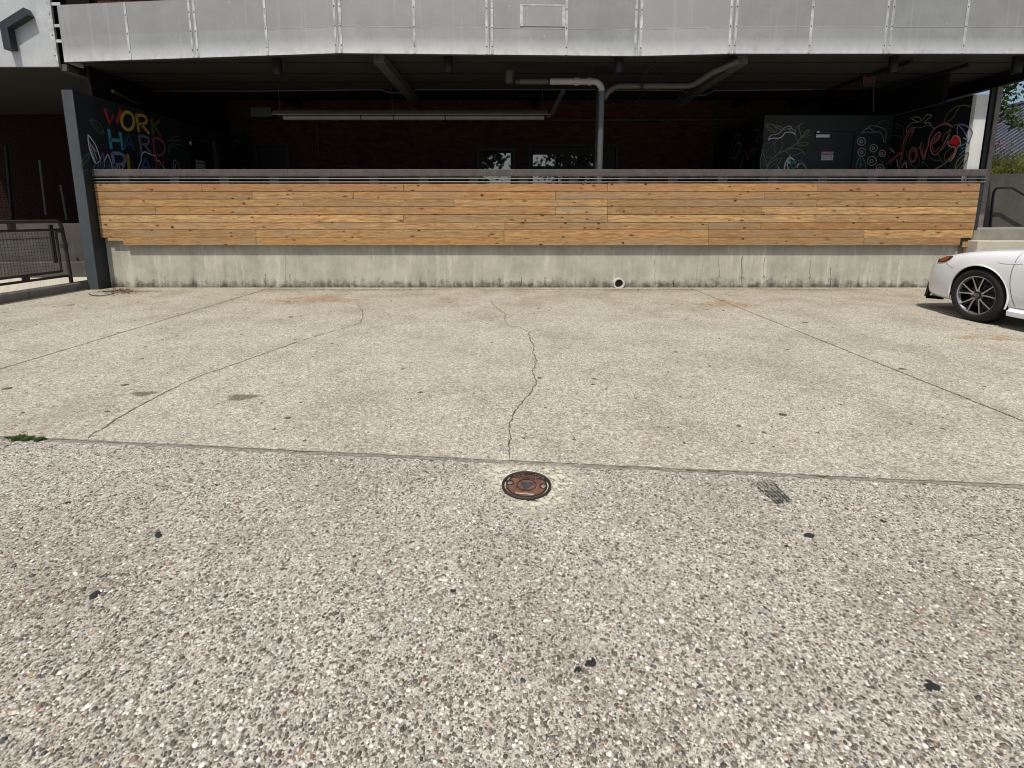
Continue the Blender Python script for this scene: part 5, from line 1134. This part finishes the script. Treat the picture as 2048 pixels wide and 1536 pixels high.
# wheels
def wheel(hx, sy, parent):
    wt = bpy.data.objects.new('wheel', None); COL.objects.link(wt); wt.parent = parent; wt.location = (hx, sy * .80, .336); wt.rotation_euler = (0, 0, 0 if sy > 0 else math.pi)
    mb = MB(); prof = [(.235, .085), (.246, .098), (.27, .108), (.30, .108), (.318, .100), (.330, .086), (.335, .07), (.336, .03), (.336, -.03), (.335, -.07), (.328, -.09), (.30, -.108), (.24, -.10), (.235, -.085)]
    mb.lathe(prof, (0, 0, 0), (0, 1, 0), 64, close=True)
    mb.build('tyre', M['tyre'], wt, smooth=True)
    mb = MB()
    for g_ in (.298, .29): mb.lathe([(g_, .1085), (g_ + .002, .110), (g_ + .004, .1085)], (0, 0, 0), (0, 1, 0), 64)
    for gy in (-.045, -.015, .015, .045): mb.lathe([(.3365, gy - .004), (.3368, gy + .004)], (0, 0, 0), (0, 1, 0), 64)
    mb.build('tread_line', M['black'], wt)
    rim = MB(); rim.lathe([(.222, .06), (.234, .092), (.243, .097), (.245, .092), (.238, .084), (.228, .05)], (0, 0, 0), (0, 1, 0), 64); ro = rim.build('rim', M['alloy'], wt, smooth=True)
    br = MB(); br.lathe([(.232, .07), (.218, .0), (.215, -.08)], (0, 0, 0), (0, 1, 0), 48); br.lathe([(.0001, -.03), (.215, -.03)], (0, 0, 0), (0, 1, 0), 48); br.build('barrel', M['alloy_d'], wt, smooth=True)
    MB().lathe([(.0001, .0), (.155, .0), (.158, -.012)], (0, 0, 0), (0, 1, 0), 40).build('brake_disc', M['disc'], wt, smooth=True)
    for k in range(5):
        sp_ = MB(); bk = MB()
        for s2 in (-1, 1):
            a0 = 2 * math.pi * k / 5 + R(90); a1 = a0 + s2 * R(15.5); c0_ = a0 + s2 * R(9)
            def P(r, a, w, y): c = Vector((r * math.cos(a), y, r * math.sin(a))); tt = Vector((-math.sin(a), 0, math.cos(a))); return c + tt * w, c - tt * w
            A0, A1 = P(.048, c0_, .012, .070); B0, B1 = P(.105, a0 + s2 * R(12), .0085, .083); E0, E1 = P(.236, a1 + s2 * R(2), .0065, .093)
            sp_.add([A0, A1, B0, B1, E0, E1], [(0, 1, 3, 2), (2, 3, 5, 4)])
            D = Vector((0, -.035, 0)); bk.add([A0, A1, B0, B1, E0, E1, A0 + D, A1 + D, B0 + D, B1 + D, E0 + D, E1 + D], [(0, 2, 8, 6), (2, 4, 10, 8), (1, 3, 9, 7), (3, 5, 11, 9)])
            # outer half in black to the side of the machined face
            F0, F1 = P(.110, a0 + s2 * R(6), .010, .070); G0, G1 = P(.232, a0 + s2 * R(9), .010, .080); bk.add([B0, B1, E0, E1, F0, F1, G0, G1], [(4, 5, 7, 6)])
        so_ = sp_.build('spoke', M['alloy'], wt); bo = bk.build('spoke_back', M['alloy_d'], wt)
        a0 = 2 * math.pi * k / 5 + R(54); nt = MB(); nt.lathe([(.0001, .078), (.009, .077), (.010, .06)], (.056 * math.cos(a0), 0, .056 * math.sin(a0)), (0, 1, 0), 6); nt.build('lug_nut', M['disc'], wt)
    hb = MB(); hb.lathe([(.0001, .084), (.026, .083), (.031, .078), (.040, .072), (.075, .066), (.08, .05)], (0, 0, 0), (0, 1, 0), 32); hb.build('hub_cap', M['alloy_d'], wt, smooth=True)
    em = MB(); em.lathe([(.024, .0838), (.026, .0848), (.028, .0838)], (0, 0, 0), (0, 1, 0), 28)
    for (rx_, rz_, cx_, cz_) in ((.019, .013, 0, 0), (.008, .012, 0, 0), (.014, .005, 0, .006)):
        em.tube([(cx_ + rx_ * math.cos(t_), .0855, cz_ + rz_ * math.sin(t_)) for t_ in [q * math.pi / 10 for q in range(21)]], .0013, 5)
    em.build('emblem', M['alloy'], wt); return wt
for hx in (0, -2.825):
    for sy in (1, -1): wheel(hx, sy, car)
MB().box((-.5, -.75, .2), (.5, .75, .45)).build('underbody', M['liner'], car)
ON[0] = True
# ================================================================ MONITORING WELL COVER
mc = onZ(1053, 972.5); M['iron'] = paint('rusty_cast_iron', (.17, .085, .055), .7, .35, 30, .35, .4, .5); M['iron_d'] = paint('dark_cast_iron', (.035, .024, .022), .7, .3, 40, .3, .4, .5); M['iron_b'] = paint('bare_iron', (.32, .27, .24), .5, .3, 40, .6); M['slatep'] = paint('slate_triangle', (.05, .055, .065), .6, .3, 40, .2)
mh = thing('well_cover', 'round rusty iron well cover with a triangle in a ring, set in the pavement', 'manhole cover', (mc.x, mc.y, 0), R(-9)); ON[0] = False
RC = .1175
MB().lathe([(RC + .006, -.02), (RC + .006, .010), (RC - .002, .013), (RC - .008, .009), (RC - .009, -.01)], (0, 0, 0), (0, 0, 1), 64).build('frame_ring', M['iron_d'], mh, smooth=True)
MB().lathe([(.0001, .006), (RC - .013, .006), (RC - .012, 0)], (0, 0, 0), (0, 0, 1), 64).build('lid', M['iron'], mh)
MB().lathe([(RC - .022, .0062), (RC - .021, .0095), (RC - .017, .0095), (RC - .016, .0062)], (0, 0, 0), (0, 0, 1), 64).build('lid_rib', M['iron_d'], mh, smooth=True)
MB().lathe([(.0455, .0062), (.046, .0095), (.0495, .0095), (.050, .0062)], (0, 0, 0), (0, 0, 1), 48).build('inner_ring', M['iron_d'], mh, smooth=True)
MB().prism([Vector((-.037, .024, .0064)), Vector((.037, .024, .0064)), Vector((0, -.042, .0064))], (0, 0, .003)).build('triangle', M['slatep'], mh)
for sx in (-1, 1):
    mb = MB(); mb.lathe([(.016, .0064), (.0165, .010), (.020, .010), (.0205, .0064)], (sx * .084, .004 - sx * .002, 0), (0, 0, 1), 24); mb.build('bolt_well', M['iron_d'], mh, smooth=True)
    mb = MB(); mb.lathe([(.0001, .0085), (.011, .0085), (.013, .0064)], (sx * .084, .004, 0), (0, 0, 1), 12); mb.build('bolt', M['iron_b'], mh)
for tx, yy_, sz in (('DO NOT FILL', .086, .022), ('MONITORING WELL', .062, .026)):
    o = text_mesh(tx, sz, wmat(mh) @ Matrix.Translation((0, yy_, .0068)), M['iron_d'], 'raised_lettering', mh, .0012, 1.0 if 'FILL' in tx else .76, .0006)
MB().bev((-.045, -.078, .0062), (.045, -.066, .009), .001).build('name_bar', M['iron_b'], mh)
ON[0] = True
stain('mortar_collar', (mc.x + .03, mc.y + .03), .29, .40, .3, M['pale'], .0045)
# ================================================================ PEBBLES proud of the near slab
ico = [(0, 0, 1)] + [(.894 * math.cos(2 * math.pi * k / 5), .894 * math.sin(2 * math.pi * k / 5), .447) for k in range(5)] + [(math.cos(2 * math.pi * (k + .5) / 5), math.sin(2 * math.pi * (k + .5) / 5), -.2) for k in range(5)]
icf = [(0, 1 + k, 1 + (k + 1) % 5) for k in range(5)] + [(1 + k, 6 + k, 1 + (k + 1) % 5) for k in range(5)] + [(6 + k, 6 + (k + 1) % 5, 1 + (k + 1) % 5) for k in range(5)]
ico = np.array(ico); icf = np.array(icf)
N = 82000
Yp = .78 + (rng.random(N) ** 1.2) * 2.0; Xp = (rng.random(N) * 2 - 1) * (1.42 * Yp + .5); tj0, tj1, tm_ = T(jc0), T(jc1), T(mc)
lim = tj0.y + (tj1.y - tj0.y) * (Xp - tj0.x) / (tj1.x - tj0.x) - .03; keep = (Yp < lim) & (np.hypot(Xp - tm_.x, Yp - tm_.y) > .14 + .07 * rng.random(N)); Xp, Yp = Xp[keep], Yp[keep]; N = len(Xp)
rad = .0024 + .0042 * rng.random(N) ** 2.4; big_ = rng.random(N) < .05; rad[big_] *= 1.7; rad = np.minimum(rad, .0095)
asp = .6 + .4 * rng.random(N); rot = rng.random(N) * 2 * math.pi; hgt = .30 + .25 * rng.random(N)
V = ico[None] * np.stack([rad, rad * asp, rad * hgt], 1)[:, None] * (1 + .12 * rng.standard_normal((N, 11, 1)))
c, s_ = np.cos(rot)[:, None], np.sin(rot)[:, None]
Vx = V[..., 0] * c - V[..., 1] * s_ + Xp[:, None]; Vy = V[..., 0] * s_ + V[..., 1] * c + Yp[:, None]; Vz = V[..., 2] + .0008
VV = np.stack([Vx, Vy, Vz], -1).reshape(-1, 3); FF = (icf[None] + (np.arange(N) * 11)[:, None, None]).reshape(-1, 3)
me = bpy.data.meshes.new('pebbles'); me.vertices.add(len(VV)); me.vertices.foreach_set('co', VV.ravel()); me.loops.add(FF.size); me.loops.foreach_set('vertex_index', FF.ravel()); me.polygons.add(len(FF)); me.polygons.foreach_set('loop_start', np.arange(0, FF.size, 3)); me.polygons.foreach_set('loop_total', np.full(len(FF), 3)); me.update(); me.validate(); me.shade_smooth()
pal = np.array([(.085, .072, .058), (.13, .112, .09), (.20, .175, .14), (.27, .24, .20), (.40, .37, .31), (.52, .49, .44), (.72, .69, .62), (.26, .12, .075), (.34, .24, .13), (.055, .06, .065)]); pr_ = np.array([.13, .18, .18, .16, .10, .09, .09, .010, .012, .035]); pr_ /= pr_.sum()
ci = rng.choice(len(pal), N, p=pr_); colr = pal[ci] * (1 + .12 * rng.standard_normal((N, 1))); colr = np.clip(colr, .01, .95)
at = me.color_attributes.new('tone', 'FLOAT_COLOR', 'POINT'); at.data.foreach_set('color', np.repeat(np.concatenate([colr, np.ones((N, 1))], 1), 11, 0).ravel())
t = NT('river_pebble'); a = t.n('Attribute'); a.attribute_name = 'tone'; pos = t.n('NewGeometry').outputs['Position']; f = t.noise(pos, 350, 3, .6)
M['pebble'] = t.out(t.mix(t.rng(f, .4, .65, 0, .35), a.outputs['Color'], t.mix(1.0, a.outputs['Color'], (.6, .58, .55), 'MULTIPLY')), .6, 0, f, .2, .0005, .35)
me.materials.append(M['pebble']); o = bpy.data.objects.new('pebbles', me); COL.objects.link(o); o.parent = ground; o['kind'] = 'stuff'
# ---- gum and tar spots on the paving
def blobs(name, cs, mat, parent, kind=None):
    mb = MB(); YR = 1.5 if ON[0] else 1.0
    for (x, y, rx_, ry_, h, z_) in cs:
        K = 9; ph = random.random() * 6; vs = [(x, y, z_ + h)]
        for k in range(K): q = 2 * math.pi * k / K; rr = 1 + .35 * random.uniform(-1, 1); vs.append((x + rx_ * rr * .6 * math.cos(q + ph), y + YR * ry_ * rr * .6 * math.sin(q + ph), z_ + h * .8))
        for k in range(K): q = 2 * math.pi * k / K; rr = 1 + .25 * random.uniform(-1, 1); vs.append((x + rx_ * rr * math.cos(q + ph), y + YR * ry_ * rr * math.sin(q + ph), z_ - .001))
        mb.add(vs, [(0, 1 + k, 1 + (k + 1) % K) for k in range(K)] + [(1 + k, 1 + K + k, 1 + K + (k + 1) % K, 1 + (k + 1) % K) for k in range(K)])
    o = mb.build(name, mat, parent)
    if kind: o['kind'] = kind
    return o
M['gum'] = paint('old_chewing_gum', (.085, .074, .062), .9, .4, 60, 0, .2)
cs = []
for _ in range(250):
    y = random.uniform(3.9, 13.0); x = random.uniform(-.74, .74) * y
    if y < ly(x) + .1 or x < -7.5: continue
    r_ = random.uniform(.004, .012 if y < 7 else .017) * (1.25 if y > 9 else 1); cs.append((x, y, r_, r_ * random.uniform(.7, 1.3), .002, .0015))
for px_, py_, r_ in ((576, 603, .05), (583, 634, .04), (665, 687, .02), (633, 704, .018), (806, 738, .02), (840, 785, .022), (575, 836, .024), (215, 823, .02), (1080, 756, .022), (1188, 758, .02), (1186, 769, .02), (1352, 704, .025), (1575, 699, .02), (1805, 738, .03), (1445, 601, .04), (1610, 645, .04), (1565, 829, .03), (1450, 777, .012), (1461, 780, .012), (143, 610, .05), (354, 672, .02), (284, 718, .02), (1477, 852, .015), (1160, 1018, .006), (250, 770, .03), (15, 777, .04), (1420, 732, .02)):
    p = onZ(px_, py_); cs.append((p.x, p.y, r_, r_ * .8, .002, .0015))
blobs('gum_spots', cs, M['gum'], ground, 'stuff')
M['tar'] = paint('asphalt_crumb', (.016, .018, .020), .75, .4, 200, 0, .5, 1)
tl = [(1185, 1325, .020, 'black tar lump right of centre, the larger of the touching pair'), (1156, 1340, .013, 'small black tar lump touching the lower left of the larger lump'), (1862, 1372, .019, 'black tar lump at the lower right of the pavement'), (316, 1071, .022, 'elongated dark tar lump on the left foreground pavement'), (135, 1006, .014, 'small tar lump in the left foreground below the grass tuft'), (435, 970, .012, 'small tar lump just below the long joint left of the well cover'), (907, 1182, .012, 'small tar lump in the centre foreground below the well cover'), (190, 1191, .020, 'flat black tar sliver in the far left foreground'), (1616, 1070, .022, 'dark tar lump below the rubber skid mark'), (1768, 1043, .014, 'dark tar lump right of the rubber skid mark'), (835, 1031, .008, 'tiny tar crumb left below the well cover'), (1572, 1092, .010, 'small tar crumb left below the lump under the skid mark')]
for x, y, r_, lab in tl:
    p = onZ(x, y); mb = []; 
    for k in range(5): mb.append((random.uniform(-.6, .6) * r_, random.uniform(-.5, .5) * r_, r_ * random.uniform(.35, .75), r_ * random.uniform(.3, .6), r_ * random.uniform(.15, .3), 0))
    ON[0] = False; o = blobs('tar_lump', mb, M['tar'], None); ON[0] = True; o.location = T((p.x, p.y, .001)); tag(o, lab, 'tar lump')
# rubber skid mark: five parallel ribs
M['rubber'].node_tree.nodes['Principled BSDF'].inputs['Roughness'].default_value = .7
for k in range(6):
    def mp(a, b, t_): return (a[0] + (b[0] - a[0]) * t_, a[1] + (b[1] - a[1]) * t_)
    t0_, t1_ = (k + .10) / 6, (k + .78) / 6; vs = []; fade = []; n_ = 14
    for i in range(n_ + 1):
        q = i / n_
        for tt in (t0_, (t0_ + t1_) / 2, t1_):
            lo_ = mp((1496, 960), (1542, 956), tt); hi_ = mp((1556, 1011), (1588, 1004), tt); e = mp(lo_, hi_, q); vs.append(onZ(e[0] + random.uniform(-.5, .5), e[1], .006)); fade.append((0 if i in (0, n_) else min(1.0, .35 + q * 1.3 + random.uniform(-.15, .15))) * (1 if tt == (t0_ + t1_) / 2 else .75))
    fs_ = [(3 * i + a, 3 * i + a + 1, 3 * i + a + 4, 3 * i + a + 3) for i in range(n_) for a in (0, 1)]
    o = MB().add(vs, fs_).build('skid_mark', M['rubber'], ground); at = o.data.attributes.new('fade', 'FLOAT', 'POINT'); at.data.foreach_set('value', fade)
# twig
p = onZ(177, 1325); q = onZ(187, 1307); o = MB().tube([(p.x, p.y, .006), ((p.x + q.x) / 2 + .002, (p.y + q.y) / 2, .009), (q.x, q.y, .006)], .0016, 6).build('twig', M['bark']); tag(o, 'short dark twig lying on the lower left foreground paving', 'twig')
# cable loop and leaf litter by the wall foot
p = onZ(210, 592); o = MB().tube([onZ(x, y) + Vector((0, 0, .012)) for x, y in ((178, 589), (185, 592), (200, 593), (216, 591), (228, 588), (222, 584.5), (205, 584))], .008, 6).build('cable_loop', M['pipe_d'], smooth=True); tag(o, 'loop of dark cable on the ground by the wall end', 'cable')
mb = MB()
for _ in range(420):
    x, y = random.gauss(244, 16), random.gauss(582, 3.2)
    if y < 576.5: y = 576.5 + random.random() * 3
    p = onZ(x, y, .004 + random.random() * .02); r_ = random.uniform(.008, .028); a = random.random() * 6.3; tz = random.uniform(-.5, .5) * r_
    d1 = Vector((math.cos(a), math.sin(a), 0)) * r_; d2_ = Vector((-math.sin(a), math.cos(a), 0)) * r_ * .45
    mb.add([p - d1, p - d2_ + Vector((0, 0, abs(tz))), p + d1 + Vector((0, 0, tz * .5)), p + d2_ + Vector((0, 0, abs(tz)))], [(0, 1, 2), (0, 2, 3)])
o = mb.build('leaf_litter', M['litter'], recalc=False); tag(o, 'scatter of dead brown leaves on the ground at the foot of the wall', 'leaves', None, 'stuff')
# ---- grass tufts in the joint
def tuft(label, px0, px1, n, hgt_, mat, wid=.03):
    mb = MB(); a = onZ(px0, 0 + 878); 
    x0 = onZ(px0, 878 + (px0 - 100) * .0482).x; x1 = onZ(px1, 878 + (px1 - 100) * .0482).x; cx = (x0 + x1) / 2; cy = ly(cx); ON[0] = False
    for _ in range(n):
        x = random.uniform(x0, x1); edge = (1 - abs((x - cx) / ((x1 - x0) / 2 + 1e-6)) ** 3) * (.55 + .45 * math.sin(x * 61) * math.sin(x * 23 + 1)); y = ly(x) - .012 + random.gauss(0, wid * 1.2) * edge - abs(random.gauss(0, wid * .5)) * edge; h = hgt_ * random.uniform(.5, 1.1) * (.4 + .6 * edge)
        a = random.random() * 6.3; ln = random.uniform(.3, 1.6) * h; w_ = random.uniform(.0012, .003); d = Vector((math.cos(a), math.sin(a), 0)); s2 = Vector((-d.y, d.x, 0)) * w_
        p = Vector(((x - cx) * KX, (y - cy) * KY, 0)); m1 = p + d * ln * .4 + Vector((0, 0, h * .7)); e = p + d * ln + Vector((0, 0, h * random.uniform(.5, 1)))
        mb.add([p - s2, p + s2, m1 + s2, m1 - s2, e], [(0, 1, 2, 3), (3, 2, 4)])
    o = mb.build('grass_tuft', mat, recalc=False); ON[0] = True; o.location = T((cx, cy, 0)); tag(o, label, 'grass', None, 'stuff')
tuft('low green grass tuft in the joint at the left edge', 16, 98, 2600, .022, M['grass'], .022)
for a, b, n, lab in ((1232, 1256, 90, 'first small dry weed in the joint right of the well cover'), (1300, 1318, 60, 'second small dry weed in the joint right of the well cover'), (1370, 1392, 110, 'greenest small weed in the joint, third right of the well cover'), (1412, 1440, 60, 'fourth small weed in the joint right of the well cover'), (1632, 1660, 80, 'small brown weed in the joint above right of the skid mark'), (590, 618, 70, 'small dry weed in the joint left of the well cover')):
    tuft(lab, a, b, n, .013, M['drygrass'], .008)
# ================================================================ PLANTS AT THE RIGHT
def leafcloud(pts, n, sp_, size, mat, name, parent, asp_=.5, droop=0):
    mb = MB()
    for _ in range(n):
        i = random.randrange(len(pts) - 1); c = T(Vector(pts[i]).lerp(Vector(pts[i + 1]), random.random())) + Vector([random.gauss(0, sp_) for _ in range(3)])
        d = Vector([random.gauss(0, 1) for _ in range(3)]).normalized(); d.z -= droop; d.normalize(); u_ = d.orthogonal().normalized(); u_.rotate(Matrix.Rotation(random.random() * 6.28, 3, d)); L_ = size * random.uniform(.6, 1.3)
        mb.add([c, c + d * L_ * .5 + u_ * L_ * asp_ / 2, c + d * L_, c + d * L_ * .5 - u_ * L_ * asp_ / 2], [(0, 1, 2, 3)], 0, True)
    return child(mb, name, mat, parent, recalc=False)
tr = thing('overhanging_tree', 'leafy twigs hanging in front of the sky at the right edge', 'tree', (12.2, 15.2, 0))
br1 = [onY(2120, 120, 15.2), onY(2060, 130, 15.2), onY(2022, 168, 15.2), onY(2015, 195, 15.2), onY(2012, 215, 15.2), onY(2018, 232, 15.2), onY(2035, 245, 15.2), onY(2060, 252, 15.2)]
child(MB().tube([(12.2, 15.2, 0), (12.15, 15.2, 2), (12.3, 15.2, 4.2), (12.0, 15.2, 5)], .09, 8, r2=.04), 'trunk', M['bark'], tr); child(MB().tube(br1, .008, 5), 'branch', M['bark'], tr)
child(MB().tube([onY(2026, 165, 15.2), onY(2005, 178, 15.2), onY(1998, 200, 15.2)], .006, 5), 'branch', M['bark'], tr)
leafcloud(br1[2:6], 190, .085, .085, M['leaf'], 'foliage', tr, .62, .3); leafcloud([onY(2022, 168, 15.2), onY(2008, 180, 15.2), onY(2003, 205, 15.2)], 60, .06, .085, M['leaf'], 'foliage', tr, .62, .3); leafcloud(br1[5:], 160, .07, .08, M['leaf'], 'foliage', tr, .6, .3); leafcloud([(12, 15.4, 4.9), (12.8, 15.6, 5.6), (12.2, 15.4, 5.2)], 1500, .55, .09, M['leaf'], 'foliage', tr)
sh = thing('shrub', 'yellow green feathery shrub on top of the planter wall', 'shrub', (10.5, 15.9, 1.9))
mb = MB()
for _ in range(2600):
    x = random.uniform(8.9, 12.5); y = random.uniform(15.5, 16.6); zb_ = zt0 - .06; h = .52 * random.uniform(.35, 1.1) * (.75 + .3 * math.sin(x * 3.1))
    a = random.random() * 6.3; d = Vector((math.cos(a), math.sin(a), 0)); b0 = Vector((x, y, zb_)); tip = b0 + d * h * random.uniform(.5, 1.3) + Vector((0, 0, h)); 
    for q in range(3):
        f0 = b0.lerp(tip, q / 3 + .1); f1 = f0 + (tip - b0) * .3 + Vector([random.gauss(0, .03) for _ in range(3)]); s2 = (f1 - f0).cross(Vector((0, -1, .3))).normalized() * .012
        mb.add([f0 - s2, f0 + s2, f1], [(0, 1, 2)])
child(mb, 'foliage', M['shrub'], sh, recalc=False)
fl = thing('flowering_plant', 'thin stemmed plant with sparse red flowers in front of the metal roof', 'plant', (10.4, 16.0, 2.2)); mb = MB()
for _ in range(14):
    p = onY(random.uniform(1985, 2030), 335, 15.9); q = p + Vector((random.uniform(-.25, .25), 0, random.uniform(.2, .75))); mb.tube([p, (p + q) / 2 + Vector((random.uniform(-.04, .04), 0, 0)), q], .004, 4)
child(mb, 'stems', M['bark'], fl); leafcloud([onY(1985, 325, 15.9), onY(2000, 300, 15.9), onY(2025, 290, 15.9)], 150, .13, .045, M['shrub'], 'foliage', fl); leafcloud([onY(1996, 290, 15.9), onY(2006, 284, 15.9)], 14, .05, .05, M['p_crimson'], 'flower', fl, .9)
# ================================================================ TREES BEHIND THE CAMERA (seen mirrored in the windows)
bt = thing('street_tree', 'broad tree mirrored in the right half of the wide window', 'tree', (6, -26, 0)); child(MB().tube([(6, -26, 0), (6.1, -26, 4), (6.4, -26, 8)], .3, 8, r2=.1), 'trunk', M['bark'], bt)
leafcloud([(4.5, -26, 5), (6, -26, 8), (9, -26, 6.5), (13, -27, 6), (9, -25, 5)], 5200, 1.5, .45, M['leaf_d'], 'foliage', bt, .7)
bt2 = thing('street_tree', 'dense tree mirrored in the narrow dark window', 'tree', (-4, -24, 0)); child(MB().tube([(-4, -24, 0), (-4, -24, 8)], .3, 8, r2=.1), 'trunk', M['bark'], bt2)
leafcloud([(-6, -24, 5), (-4, -24, 9), (-2.5, -24, 7), (-5, -24, 12)], 5200, 1.3, .5, M['leaf_d'], 'foliage', bt2, .7)
